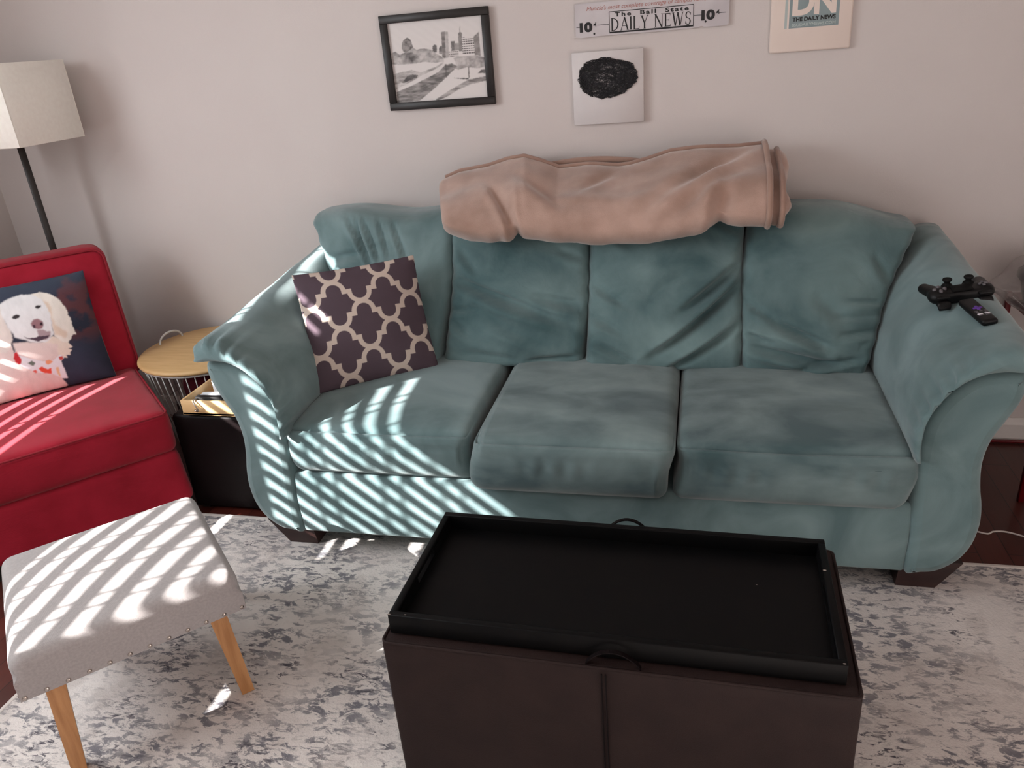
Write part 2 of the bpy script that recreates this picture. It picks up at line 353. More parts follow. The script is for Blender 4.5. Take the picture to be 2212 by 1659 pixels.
# outlines of the printed pictures, in 0..1 across the print
DOG={
 'body':[(-0.055,-0.019),(0.002,0.478),(0.12,0.741),(0.255,0.82),(0.337,0.845),(0.326,0.487),(0.324,0.399),(0.387,0.309),(0.548,0.269),(0.621,0.318),(0.634,0.104),(0.604,0.081),(0.63,0.006),(0.564,-0.014),(0.359,-0.027),(0.06,-0.028)],
 'head':[(0.332,0.846),(0.429,0.884),(0.51,0.895),(0.579,0.88),(0.639,0.823),(0.669,0.742),(0.671,0.644),(0.657,0.542),(0.653,0.483),(0.614,0.448),(0.574,0.435),(0.503,0.444),(0.455,0.471),(0.368,0.536),(0.346,0.623),(0.333,0.721)],
 'earr':[(0.566,0.879),(0.641,0.886),(0.686,0.868),(0.733,0.832),(0.77,0.779),(0.792,0.714),(0.804,0.644),(0.804,0.576),(0.809,0.514),(0.811,0.442),(0.786,0.444),(0.761,0.413),(0.729,0.383),(0.687,0.415),(0.655,0.468),(0.662,0.579),(0.666,0.675),(0.656,0.767),(0.625,0.818)],
 'earshade':[(0.635,0.809),(0.679,0.784),(0.694,0.729),(0.68,0.642),(0.68,0.575),(0.707,0.531),(0.747,0.491),(0.751,0.453),(0.727,0.428),(0.686,0.468),(0.659,0.482),(0.664,0.586),(0.669,0.674),(0.659,0.751)],
 'earl':[(0.154,0.762),(0.258,0.834),(0.332,0.846),(0.359,0.759),(0.337,0.691),(0.355,0.613),(0.351,0.518),(0.313,0.453),(0.273,0.411),(0.204,0.443),(0.15,0.515)],
 'fluff':[(0.65,0.469),(0.73,0.39),(0.756,0.338),(0.723,0.331),(0.744,0.314),(0.721,0.294),(0.726,0.274),(0.692,0.278),(0.69,0.252),(0.665,0.266),(0.655,0.25),(0.625,0.28),(0.565,0.34),(0.523,0.425)],
 'chest':[(0.343,0.483),(0.453,0.464),(0.584,0.425),(0.657,0.392),(0.632,0.286),(0.547,0.262),(0.422,0.3),(0.334,0.389)],
 'eye1':[(0.395,0.707),(0.41,0.722),(0.436,0.729),(0.456,0.712),(0.446,0.695),(0.42,0.688),(0.4,0.693)],
 'eye2':[(0.579,0.762),(0.594,0.773),(0.625,0.765),(0.62,0.749),(0.598,0.739),(0.583,0.746)],
 'nose':[(0.515,0.628),(0.539,0.652),(0.575,0.651),(0.599,0.623),(0.603,0.592),(0.584,0.559),(0.553,0.556),(0.527,0.573),(0.514,0.598)],
 'nostril1':[(0.519,0.605),(0.54,0.603),(0.54,0.577),(0.524,0.574)],
 'nostril2':[(0.577,0.613),(0.599,0.612),(0.596,0.583),(0.576,0.588)],
 'muzzle':[(0.541,0.555),(0.588,0.547),(0.607,0.524),(0.636,0.517),(0.623,0.475),(0.591,0.453),(0.554,0.455),(0.524,0.454),(0.509,0.469),(0.541,0.503)],
 'mouth':[(0.434,0.524),(0.461,0.499),(0.514,0.49),(0.539,0.496),(0.586,0.488),(0.616,0.485),(0.605,0.465),(0.567,0.459),(0.523,0.451),(0.492,0.473),(0.449,0.498)],
 'bandana':[(0.331,0.405),(0.359,0.368),(0.436,0.312),(0.512,0.27),(0.582,0.253),(0.647,0.297),(0.67,0.261),(0.64,0.238),(0.645,0.071),(0.61,0.08),(0.544,0.142),(0.443,0.183),(0.373,0.246),(0.331,0.301)],
 'fruit1':[(0.33,0.398),(0.349,0.404),(0.356,0.369),(0.367,0.325),(0.354,0.295),(0.335,0.289),(0.318,0.319),(0.313,0.35)],
 'fruit2':[(0.464,0.219),(0.49,0.227),(0.524,0.189),(0.553,0.196),(0.544,0.142),(0.493,0.163),(0.469,0.188)],
 'fruit3':[(0.413,0.209),(0.44,0.21),(0.45,0.185),(0.431,0.182)],
 'fruit4':[(0.53,0.27),(0.561,0.269),(0.58,0.246),(0.539,0.226),(0.526,0.244)],
 'fruit5':[(0.63,0.278),(0.661,0.278),(0.661,0.248),(0.634,0.24)],
 'leaf1':[(0.4,0.284),(0.426,0.292),(0.433,0.298),(0.454,0.27),(0.433,0.245),(0.414,0.265)],
 'ban1':[(0.586,0.192),(0.604,0.191),(0.602,0.142),(0.601,0.097),(0.588,0.108),(0.582,0.147)],
}
CITY={
 'tree':[(0.131,0.684),(0.141,0.748),(0.171,0.793),(0.201,0.807),(0.235,0.78),(0.244,0.723),(0.254,0.682),(0.215,0.653),(0.177,0.631),(0.142,0.642)],
 'foliage':[(0.001,0.629),(0.055,0.649),(0.102,0.605),(0.186,0.647),(0.247,0.683),(0.287,0.647),(0.332,0.66),(0.389,0.656),(0.444,0.635),(0.483,0.592),(0.53,0.556),(0.566,0.521),(0.563,0.481),(0.473,0.472),(0.36,0.496),(0.228,0.481),(0.089,0.483),(0.003,0.497)],
 'b1':[(0.458,0.674),(0.482,0.696),(0.505,0.683),(0.501,0.599),(0.476,0.597),(0.457,0.618)],
 'b2':[(0.523,0.637),(0.544,0.676),(0.564,0.67),(0.556,0.57),(0.521,0.581)],
 'b3':[(0.566,0.833),(0.604,0.842),(0.638,0.835),(0.62,0.525),(0.577,0.521),(0.553,0.538)],
 'b3d':[(0.566,0.833),(0.604,0.842),(0.588,0.528),(0.57,0.521),(0.553,0.538)],
 'b4':[(0.657,0.718),(0.699,0.719),(0.689,0.6),(0.654,0.603)],
 'b5':[(0.689,0.688),(0.742,0.692),(0.739,0.605),(0.689,0.6)],
 'b6':[(0.74,0.803),(0.76,0.825),(0.779,0.807),(0.769,0.586),(0.734,0.589)],
 'b7':[(0.775,0.752),(0.896,0.747),(0.895,0.545),(0.767,0.555)],
 'b8':[(0.896,0.75),(0.955,0.801),(0.952,0.517),(0.894,0.529)],
 'b9':[(0.626,0.597),(0.724,0.598),(0.726,0.534),(0.627,0.525)],
 'rtrees':[(0.668,0.514),(0.719,0.526),(0.803,0.528),(0.894,0.529),(0.995,0.49),(0.995,0.386),(0.917,0.367),(0.8,0.392),(0.706,0.366),(0.666,0.393),(0.684,0.448)],
 'water':[(0.015,0.147),(0.188,0.211),(0.341,0.284),(0.491,0.356),(0.57,0.44),(0.642,0.451),(0.702,0.406),(0.633,0.346),(0.564,0.278),(0.438,0.162),(0.257,0.015),(0.0,0.0)],
 'lbank':[(0.005,0.373),(0.207,0.409),(0.305,0.369),(0.468,0.423),(0.559,0.481),(0.56,0.449),(0.458,0.391),(0.308,0.328),(0.013,0.164),(0.001,0.265)],
 'lwalk':[(0.007,0.181),(0.238,0.283),(0.473,0.398),(0.565,0.465),(0.577,0.44),(0.477,0.357),(0.296,0.271),(0.012,0.156)],
 'shrub':[(0.082,0.26),(0.156,0.338),(0.216,0.35),(0.273,0.338),(0.255,0.306),(0.179,0.278),(0.103,0.25)],
 'darkedge':[(0.635,0.273),(0.807,0.253),(0.802,0.237),(0.725,0.251)],
 'rwater':[(0.425,0.013),(0.616,0.135),(0.802,0.237),(0.994,0.265),(0.997,0.208),(0.833,0.178),(0.687,0.122),(0.581,0.054),(0.461,0.003)],
 'dock':[(0.906,0.303),(0.943,0.345),(0.996,0.346),(0.996,0.301)],
 'post':[(0.811,0.399),(0.825,0.398),(0.817,0.253),(0.803,0.254)],
 'wrefl':[(0.571,0.448),(0.588,0.447),(0.578,0.285),(0.564,0.286)],
 'tower':[(0.762,0.887),(0.767,0.887),(0.763,0.824),(0.756,0.825)],
}
# ================================================================ the room
YB = 2.95; ZC = 2.6; XR = 2.6; YF = -2.2
mb = MB().box((XW - 0.1, YF, -0.05), (XR + 0.1, YB + 0.1, 0.0)); struct(mb.build('floor', M['floor']))
mb = MB().box((XW - 0.1, YF, ZC), (XR + 0.1, YB + 0.1, ZC + 0.05)); struct(mb.build('ceiling', M['ceil']))
mb = MB().box((XW - 0.1, YB, 0), (XR + 0.1, YB + 0.1, ZC)); struct(mb.build('wall_back', M['wall']))
mb = MB().box((XR, YF, 0), (XR + 0.1, YB, ZC)); struct(mb.build('wall_right', M['wall']))
mb = MB(); xa, xb = XW - 0.06, XW
for (a0, a1, b0, b1) in ((YF, YB, 0, 0.86), (YF, YB, 2.30, ZC), (YF, -0.30, 0.86, 2.30), (-0.30, 0.576, 0.86, 1.43), (0.576, 0.70, 0.86, 2.30),
                         (0.70, 1.60, 1.20, 1.45), (1.60, 1.90, 1.20, 2.30), (1.90, YB, 0.86, 2.30)): mb.box((xa, a0, b0), (xb, a1, b1))  # solid pieces below and between openings added to block sun
struct(mb.build('wall_left', M['wall']))
for i, (y0, y1, *WZ) in enumerate(WIN):
    mb = MB(); t = 0.012
    for lo, hi in (((y0, WZ[0]), (y1, WZ[0] + t)), ((y0, WZ[1] - t), (y1, WZ[1])), ((y0, WZ[0]), (y0 + t, WZ[1])), ((y1 - t, WZ[0]), (y1, WZ[1]))):
        mb.box((xa - 0.03, lo[0], lo[1]), (xa + 0.02, hi[0], hi[1]))
    struct(mb.build('window_%d' % (i + 1), M['trim']))  # the last one frames the added low opening
# baseboards
def baseboard(name, a, b, axis):
    mb = MB(); prof = [(0, 0), (0.014, 0), (0.014, 0.07), (0.011, 0.08), (0.007, 0.088), (0.004, 0.094), (0, 0.095)]
    to3 = (lambda x, y, z: (z, YB - x, y)) if axis == 'x' else ((lambda x, y, z: (XW + x, z, y)) if axis == 'l' else (lambda x, y, z: (XR - x, z, y)))
    mb.prism(prof, a, b, to3); struct(mb.build(name, M['trim']))
baseboard('baseboard_back', XW, XR, 'x'); baseboard('baseboard_left', YF, YB - 0.015, 'l'); baseboard('baseboard_right', YF, YB - 0.015, 'r')

# window blinds: horizontal slats on ladder tapes (they throw the stripes)
PITCH = 0.061
def blind(y0, y1, z0, z1, label, cords, seed):
    WZ = (z0, z1)
    rr = random.Random(seed)
    root = thing('window_blind', label, 'blind', (XW - 0.032, (y0 + y1) / 2, WZ[0] + 0.02), group=None)
    yc = (y0 + y1) / 2; hw = (y1 - y0) / 2 - 0.015; zb = WZ[0] + 0.02
    MB().box((-0.022, -hw, WZ[1] - zb - 0.05), (0.022, hw, WZ[1] - zb - 0.012)).build('head_rail', M['trim'], root)
    MB().box((-0.02, -hw, 0.0), (0.02, hw, 0.018), 0.003).build('bottom_rail', M['trim'], root)
    for k in range(40):
        z = 2.2445 - PITCH * k - zb                          # slat heights follow from the stripes on the sofa
        if z > WZ[1] - zb - 0.052: continue
        if z < 0.03: break
        tilt = math.radians(9.5 + rr.uniform(-2.0, 2.0)); roll = rr.uniform(-0.003, 0.003); w = 0.030
        m = MB()
        c, s_ = math.cos(tilt), math.sin(tilt)
        R = Matrix(((c, 0, s_, 0), (0, 1, 0, 0), (-s_, 0, c, z), (0, 0, 0, 1)))
        m.box((-w, -hw, -0.0015), (w, hw, 0.0015), M=R)
        m.v = [(x, y, zz + roll * y / hw) for x, y, zz in m.v]
        m.build('slat', M['trim'], root)
    for yy in cords:
        for xx in (-0.031, 0.031): MB().box((xx - 0.001, yy - yc - 0.006, 0.01), (xx + 0.001, yy - yc + 0.006, WZ[1] - zb - 0.04)).build('ladder_tape', M['trim'], root)
    return root
blind(*WIN[0], 'white slatted blind in the left wall window nearest the footstool', (-0.12, 0.06, 0.22, 0.40), 3)
blind(*WIN[1], 'white slatted blind in the upper window beside the floor lamp', (0.85, 1.15, 1.45), 4)
blind(*WIN[2], 'white slatted blind in the added low window behind the red chair', (0.85, 1.35, 1.75), 5)

# rug
RL = (0.05, 1.0, 0.0)
V = []; nx, ny = 60, 40
mb = MB().box((-1.80, -0.3, 0.0), (1.95, 2.13, 0.010), 0.004, 2); shifted(mb, RL)
o = mb.build('area_rug', M['rug'], loc=RL); tag(o, 'cream and grey distressed rug under the sofa and the ottoman', 'rug')
mb = MB()
for lo, hi in (((-1.805, 2.118), (1.955, 2.134)), ((-1.806, -0.3), (-1.792, 2.134))):
    mb.box((lo[0], lo[1], 0.0005), (hi[0], hi[1], 0.0112), 0.003, 2)
shifted(mb, RL); mb.build('binding', mat('rug_binding', lin((206, 198, 192)), lin((218, 210, 204)), 30, 0.95, 0.3, 300), o)

# ================================================================ the sofa
SO = (-0.345, 2.42, 0.0); XL, XI = -1.257, 0.57
sofa = thing('sofa', 'long teal suede sofa with rolled arms and loose back pillows by the wall', 'sofa', SO)
def sbuild(mb, name, m, parent=None):
    shifted(mb, SO); return mb.build(name, m, parent or sofa)
def arr(mb, P, F, smooth=True): mb.add(P, F, smooth); return mb
# plinth and back frame
mb = MB(); P, U, F = soft_box((XI - XL + 0.02, 0.93, 0.225), 0.012, (24, 8, 4), 3)
P += np.array(((XI + XL) / 2, 1.950 + 0.465, 0.095 + 0.1125)); P[:, 1] -= 0.006 * np.maximum(0, 1 - np.abs(U[:, 2])) * (U[:, 1] < -0.99)
sbuild(arr(mb, P, F), 'base', M['suede'])
mb = MB(); P, U, F = soft_box((2.12, 0.16, 0.60), 0.06, (30, 3, 8), 4, (0, 0, 0))
P += np.array((SO[0], 2.84, 0.58)); P[:, 1] += 0.03 * U[:, 2]; P[:, 2] += 0.012 * wob(P, 5, 4)
P[:, 2] -= 0.03 * np.clip(np.abs(U[:, 0]) - 0.8, 0, 1) / 0.2 * (U[:, 2] > 0)
P[:, 1] = np.minimum(P[:, 1], 2.943)
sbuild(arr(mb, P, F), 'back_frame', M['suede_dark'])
# arms
OUT = [(0.006, 0.100), (0.003, 0.228), (-0.004, 0.342), (-0.006, 0.435), (-0.004, 0.52), (0.006, 0.582), (0.034, 0.64), (0.074, 0.684), (0.115, 0.709),
       (0.165, 0.716), (0.206, 0.712), (0.222, 0.690), (0.216, 0.635), (0.190, 0.574), (0.166, 0.519), (0.156, 0.455), (0.162, 0.385), (0.174, 0.324), (0.178, 0.265),
       (0.168, 0.200), (0.142, 0.148), (0.095, 0.108), (0.05, 0.097)]
OUTC = catmull(OUT, 4)
UP = [(-0.014, 0.468), (-0.026, 0.51), (-0.022, 0.56), (0.004, 0.635), (0.046, 0.700), (0.098, 0.750), (0.150, 0.782), (0.198, 0.785), (0.226, 0.772), (0.238, 0.750), (0.233, 0.730)]
LO = [(-0.002, 0.468), (-0.008, 0.51), (-0.004, 0.584), (0.024, 0.648), (0.063, 0.694), (0.107, 0.720), (0.150, 0.728), (0.180, 0.727), (0.200, 0.725), (0.215, 0.723), (0.226, 0.724)]
UPC = resample(catmull(UP, 6, False), 44); LOC = resample(catmull(LO, 6, False), 44)
def arm(sign, seed):
    X = (lambda d: XL - d) if sign < 0 else (lambda d: XI + d)
    mb = MB(); body = inset(OUTC, 0.012); rings = []
    for y, dz in ((1.99, 0), (2.3, 0.0), (2.6, 0.02), (2.86, 0.05), (2.90, 0.05)):
        rings.append([(X(d), y, z + dz * max(0, z - 0.45) / 0.27) for d, z in body])
    mb.loft(rings)
    a = sbuild(mb, 'arm', M['suede'])
    # front panel, softly domed
    mb = MB(); rings = []
    for off, y in ((0.0, 2.0), (0.0, 1.965), (0.003, 1.952), (0.009, 1.943), (0.018, 1.937), (0.030, 1.934)):
        q = inset(OUTC, off) if off else OUTC
        rings.append([(X(d), y, z) for d, z in q])
    mb.loft(rings, cap0=True, cap1=False); n = len(OUTC)
    mb.add([p for p in rings[-1]], [list(t) for t in tessellate_polygon([[Vector((p[0], p[2], 0)) for p in rings[-1]]])], False)
    sbuild(mb, 'arm_front', M['suede'], a)
    # padded roll over the top
    mb = MB(); rings = []; n = len(UPC)
    ysl = [1.909, 1.912, 1.921, 1.935, 1.948, 1.963, 1.98, 2.0, 2.02, 2.05] + list(np.linspace(2.09, 2.88, 22))
    tt = [0.62, 0.36, 0.17, 0.07, 0.02, 0.0] + [0] * 30
    arc = np.linspace(0, 1, n)
    for y, t in zip(ysl, tt):
        s = (y - 1.95) / 0.9; rise = 0.075 * max(0, s) ** 1.1
        A = UPC * (1 - t) + LOC * t; B = LOC.copy()
        g = 0.012 * np.sin(arc * 2 * math.pi * 11 + seed + 5 * (y - 1.92)) * (0.55 + 0.45 * np.sin(arc * 9 + seed * 2)) * math.exp(-(max(0, y - 1.93) / 0.060)) * (1 if y > 1.93 else 0.6)
        tn = np.gradient(A, axis=0); nn = np.stack([-tn[:, 1], tn[:, 0]], 1); nn /= np.linalg.norm(nn, axis=1, keepdims=True)
        w = 0.006 * np.sin(arc * 7 + y * 9 + seed) * np.sin(y * 13 + arc * 3 + seed) * np.sin(arc * math.pi)
        fold = 0.010 * math.exp(-((y - 2.10) / 0.012) ** 2) * np.exp(-((arc - 0.72) / 0.12) ** 2)
        A = A + nn * (g + w - fold)[:, None]
        k = np.clip((A[:, 1] - 0.5) / 0.26, 0, 1); A[:, 1] += rise * k
        kb = np.clip((B[:, 1] - 0.5) / 0.26, 0, 1); B[:, 1] += rise * kb
        rings.append([(X(d), y, z) for d, z in A] + [(X(d), y, z) for d, z in B[::-1]])
    mb.loft(rings)
    sbuild(mb, 'arm_pad', M['suede'], a)
arm(-1, 0.4); arm(1, 2.1)
# feet
for sx in (-1, 1):
    for y0, y1 in ((2.0, 2.09), (2.72, 2.81)):
        xo = -1.385 if sx < 0 else 0.705; q = 1 if sx < 0 else -1
        mb = MB()
        def c(x, y): return (xo + q * x, y)
        top = [c(-0.03, y0 - 0.02), c(0.13, y0 - 0.02), c(0.13, y1 + 0.02), c(-0.03, y1 + 0.02)]; bot = [c(0.025, y0), c(0.13, y0), c(0.13, y1), c(0.025, y1)]
        mb.loft([[(x, y, 0.0105) for x, y in bot], [(x, y, 0.115) for x, y in top]], smooth=False)
        sbuild(mb, 'foot', M['foot'])
# seat cushions
def fold(P, uu, vv, folds, nrm):
    for (a, b, w, A) in folds:
        a = np.array(a, float); b = np.array(b, float); ab = b - a; L = np.linalg.norm(ab)
        q = np.stack([uu, vv], 1) - a; t = np.clip(q @ ab / L ** 2, 0, 1); d = q - t[:, None] * ab
        sd = (q[:, 0] * ab[1] - q[:, 1] * ab[0]) / L; dist = np.linalg.norm(d, axis=1)
        k = np.sin(np.clip(t, 0.02, 0.98) * math.pi) ** 0.6
        P += nrm * ((-A * np.exp(-(dist / w) ** 2) + 0.55 * A * np.exp(-((sd - 1.7 * w) / (1.1 * w)) ** 2) * (dist < 4 * w)) * k)[:, None]
SEAMF = 0.70
def seat(x0, x1, yf, z0, z1, seed, worn):
    P, U, F = soft_box((x1 - x0, 2.64 - yf, z1 - z0), 0.040, (52, 26, 10), 5, (0.0, 0.014, 0.018))
    top = (U[:, 2] > 0)
    P[:, 2] -= 0.016 * np.clip(-U[:, 1] - 0.55, 0, 1) ** 1.5 * 3 * (U[:, 2] > 0.9)          # soft front edge
    P[:, 2] += 0.005 * wob(P, seed, 9) * top
    seam = np.exp(-((U[:, 2] - 0.32) / 0.035) ** 2) * (U[:, 1] < -0.97)
    P[:, 1] += 0.004 * seam
    P[:, 1] += 0.012 * np.sin(P[:, 0] * 105 + seed) * np.clip(0.4 - np.abs(U[:, 2] - 0.1), 0, 1) * (U[:, 1] < -0.9) * (0.5 + 0.5 * np.sin(P[:, 0] * 17 + seed))
    P += np.array(((x0 + x1) / 2, (yf + 2.64) / 2, (z0 + z1) / 2))
    P[:, 0] += 0.012 * np.sin(P[:, 2] * 24 + seed) * (np.abs(U[:, 0]) > 0.9)
    mb = MB(); arr(mb, P, F); c = sbuild(mb, 'seat_cushion', M['suede_worn'] if worn else M['suede'])
    # stitched seam along the front and sides
    pts = []; zs = z0 + (z1 - z0) * SEAMF
    for x in np.linspace(x0 + 0.05, x1 - 0.05, 30): pts.append((x, yf - 0.0105 * (1 - ((x - (x0 + x1) / 2) / ((x1 - x0) / 2)) ** 2) + 0.0025, zs + 0.002 * math.sin(x * 11)))
    sm = MB().tube(pts, 0.0011, 6); sbuild(sm, 'seam', M['seam'], c)
M['seam'] = mat('seam_thread', lin((66, 88, 90)), None, rough=0.9)
seat(XL - 0.004, -0.649, 1.942, 0.322, 0.500, 1.0, False)
seat(-0.645, -0.060, 1.900, 0.312, 0.502, 2.3, True)
seat(-0.054, XI - 0.002, 1.925, 0.300, 0.494, 4.1, True)
# back cushions
def backc(xl0, xr0, xl1, xr1, zl, zr, th, folds, seed, dark, y0=2.455, lean=0.235):
    """bottom edge xl0..xr0, top edge xl1..xr1, top heights zl..zr"""
    P, U, F = soft_box((1.0, th, 1.0), 0.068, (54, 5, 54), 6, (0.0, 0.035, 0.0))
    uu, vv = U[:, 0], U[:, 2]; s = (P[:, 2] + 0.5)
    Q = P.copy(); nrm = np.array((0, -1.0, 0))
    fr = np.clip(-U[:, 1], 0, 1)
    D = np.zeros_like(P); fold(D, uu, vv, [(a, b, w_, A * 2.3) for a, b, w_, A in folds], nrm); Q += D * fr[:, None]
    Q[:, 1] -= 0.010 * wob(np.stack([P[:, 0], P[:, 2], P[:, 1]], 1), int(seed * 10), 7) * fr
    e = np.clip(np.abs(uu) - 0.82, 0, 1) / 0.18
    Q[:, 1] += 0.006 * np.sin(vv * 26 + seed) * e * fr
    xl = xl0 + (xl1 - xl0) * s; xr = xr0 + (xr1 - xr0) * s
    Z0 = 0.475; zt = zl + (zr - zl) * (P[:, 0] + 0.5)
    bow = 0.010 * np.sin(vv * 2.5 + seed)
    X = xl + (xr - xl) * (P[:, 0] + 0.5) + bow * np.abs(uu)
    Zz = Z0 + (zt - Z0) * s + 0.010 * np.sin(uu * 4 + seed * 3) * np.clip(vv, 0, 1) ** 3
    Y = y0 + th / 2 + Q[:, 1] + lean * s + 0.03 * s ** 3
    # sagging belly near the bottom
    Y -= 0.035 * np.exp(-((s - 0.22) / 0.22) ** 2) * fr
    mb = MB(); arr(mb, np.stack([X, Y, Zz], 1), F); sbuild(mb, 'back_cushion', M['suede_dark'] if dark else M['suede'])
backc(-1.235, -0.885, -1.455, -0.862, 0.995, 0.985, 0.20,
      [((-0.45, 0.95), (-0.15, 0.35), 0.035, 0.012), ((-0.25, 0.95), (-0.02, 0.4), 0.03, 0.010), ((0.15, 0.95), (0.4, 0.3), 0.03, 0.008), ((-0.9, 0.4), (-0.3, 0.5), 0.05, 0.012), ((-0.8, -0.1), (-0.2, 0.05), 0.06, 0.010), ((-0.05, 0.98), (0.12, 0.45), 0.025, 0.008), ((-0.35, 0.97), (-0.28, 0.6), 0.025, 0.008)], 1.1, False)
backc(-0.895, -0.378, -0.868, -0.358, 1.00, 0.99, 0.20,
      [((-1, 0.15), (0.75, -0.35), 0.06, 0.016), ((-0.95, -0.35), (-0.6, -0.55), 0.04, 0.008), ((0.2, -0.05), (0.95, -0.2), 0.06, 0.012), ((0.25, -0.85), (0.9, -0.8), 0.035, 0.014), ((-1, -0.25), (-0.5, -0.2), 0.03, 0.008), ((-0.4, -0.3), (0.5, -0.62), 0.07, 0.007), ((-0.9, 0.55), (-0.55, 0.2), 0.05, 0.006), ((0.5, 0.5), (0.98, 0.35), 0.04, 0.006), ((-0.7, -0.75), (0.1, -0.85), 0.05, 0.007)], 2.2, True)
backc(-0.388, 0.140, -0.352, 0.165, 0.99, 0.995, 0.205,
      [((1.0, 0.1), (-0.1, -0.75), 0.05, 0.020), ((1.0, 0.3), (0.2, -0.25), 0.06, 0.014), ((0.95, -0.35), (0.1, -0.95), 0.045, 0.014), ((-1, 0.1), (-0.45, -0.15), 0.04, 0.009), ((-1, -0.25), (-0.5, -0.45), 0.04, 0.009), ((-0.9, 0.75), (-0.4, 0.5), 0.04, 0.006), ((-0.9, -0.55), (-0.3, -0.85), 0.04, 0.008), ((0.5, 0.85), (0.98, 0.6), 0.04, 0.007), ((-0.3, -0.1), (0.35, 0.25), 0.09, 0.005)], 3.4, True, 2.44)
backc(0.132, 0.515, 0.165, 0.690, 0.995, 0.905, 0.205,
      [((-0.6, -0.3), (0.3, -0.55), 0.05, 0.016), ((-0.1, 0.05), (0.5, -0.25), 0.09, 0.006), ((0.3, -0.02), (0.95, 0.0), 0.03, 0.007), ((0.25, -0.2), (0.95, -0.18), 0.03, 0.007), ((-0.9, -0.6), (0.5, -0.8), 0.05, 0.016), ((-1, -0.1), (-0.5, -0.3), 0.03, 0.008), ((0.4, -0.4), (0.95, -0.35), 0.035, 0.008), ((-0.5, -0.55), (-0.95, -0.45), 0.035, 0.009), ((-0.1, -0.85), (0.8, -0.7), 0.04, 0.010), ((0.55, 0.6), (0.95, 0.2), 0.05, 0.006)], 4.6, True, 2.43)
# ================================================================ cushions with printed cloth
def pillow(w, h, t, n, seed, sag=0.0, pin=0.035):
    u = np.linspace(-1, 1, n); Uu, Vv = np.meshgrid(u, u, indexing='ij')
    T = t / 2 * np.clip((1 - Uu ** 4) * (1 - Vv ** 4), 0, 1) ** 0.5 * (0.55 + 0.45 * (1 - Uu ** 2) * (1 - Vv ** 2))
    X = w / 2 * Uu * (1 - pin * (1 - Vv ** 2)); Z = h / 2 * Vv * (1 - pin * (1 - Uu ** 2))
    Q = np.stack([X, np.zeros_like(X), Z], -1).reshape(-1, 3)
    wr = wob(Q, seed, 22).reshape(n, n) * 0.0035 * (1 - Uu ** 2) * (1 - Vv ** 2) + 0.003 * np.sin(Uu * 23 + seed) * np.clip(np.abs(Vv) - 0.8, 0, 1) * 3 * (1 - Uu ** 2)
    front = np.stack([X, -T + wr, Z + h / 2], -1).reshape(-1, 3); back = np.stack([X, T + wr * 0.2, Z + h / 2], -1).reshape(-1, 3)
    F = []; o = n * n
    for i in range(n - 1):
        for j in range(n - 1):
            a = i * n + j; F.append([a, a + n, a + n + 1, a + 1])
    FB = []
    for i in range(n - 1):
        for j in range(n - 1):
            a = i * n + j; FB.append([a, a + 1, a + n + 1, a + n])
    return front, F, back, FB, (Uu + 1) / 2, (Vv + 1) / 2
def smooth(m, n, it=1):
    c = m.astype(np.float32)
    for _ in range(it):
        c = (np.roll(c, 1, 0) + np.roll(c, -1, 0) + 2 * c) / 4; c = (np.roll(c, 1, 1) + np.roll(c, -1, 1) + 2 * c) / 4
    return c
def vnoise(X, Y, f, seed):
    r = np.random.default_rng(seed); o = np.zeros_like(X); a = 1.0; tot = 0
    for k in range(4):
        g = r.random((64, 64)); x = X * f * 2 ** k; y = Y * f * 2 ** k; i = np.floor(x).astype(int); j = np.floor(y).astype(int); fx = x - i; fy = y - j
        fx = fx * fx * (3 - 2 * fx); fy = fy * fy * (3 - 2 * fy)
        G = lambda p, q: g[(i + p) % 64, (j + q) % 64]
        o += a * ((G(0, 0) * (1 - fx) + G(1, 0) * fx) * (1 - fy) + (G(0, 1) * (1 - fx) + G(1, 1) * fx) * fy); tot += a; a *= 0.5
    return o / tot
def paint(C, mask, col, it=1, op=1.0):
    m = (smooth(mask, 0, it) if it else mask.astype(np.float32))[..., None] * op
    return C * (1 - m) + np.array(lin(col)) * m

def put_pillow(name, label, cat, center, rz, lean, w, h, t, n, cols, m, mback, seed):
    f, F, b, FB, U_, V_ = pillow(w, h, t, n, seed)
    root = thing(name, label, cat, (center[0], center[1], center[2]), rz)
    R = Matrix.Rotation(-lean, 4, 'X')
    mb = MB().add(f, F, True); mb.col = cols(U_, V_, w, h).reshape(-1, 3)
    mb.xf(R); mb.build('front_cover', m, root, recalc=False)
    mb = MB().add(b, FB, True); mb.xf(R); mb.build('back_cover', mback, root, recalc=False)
    return root

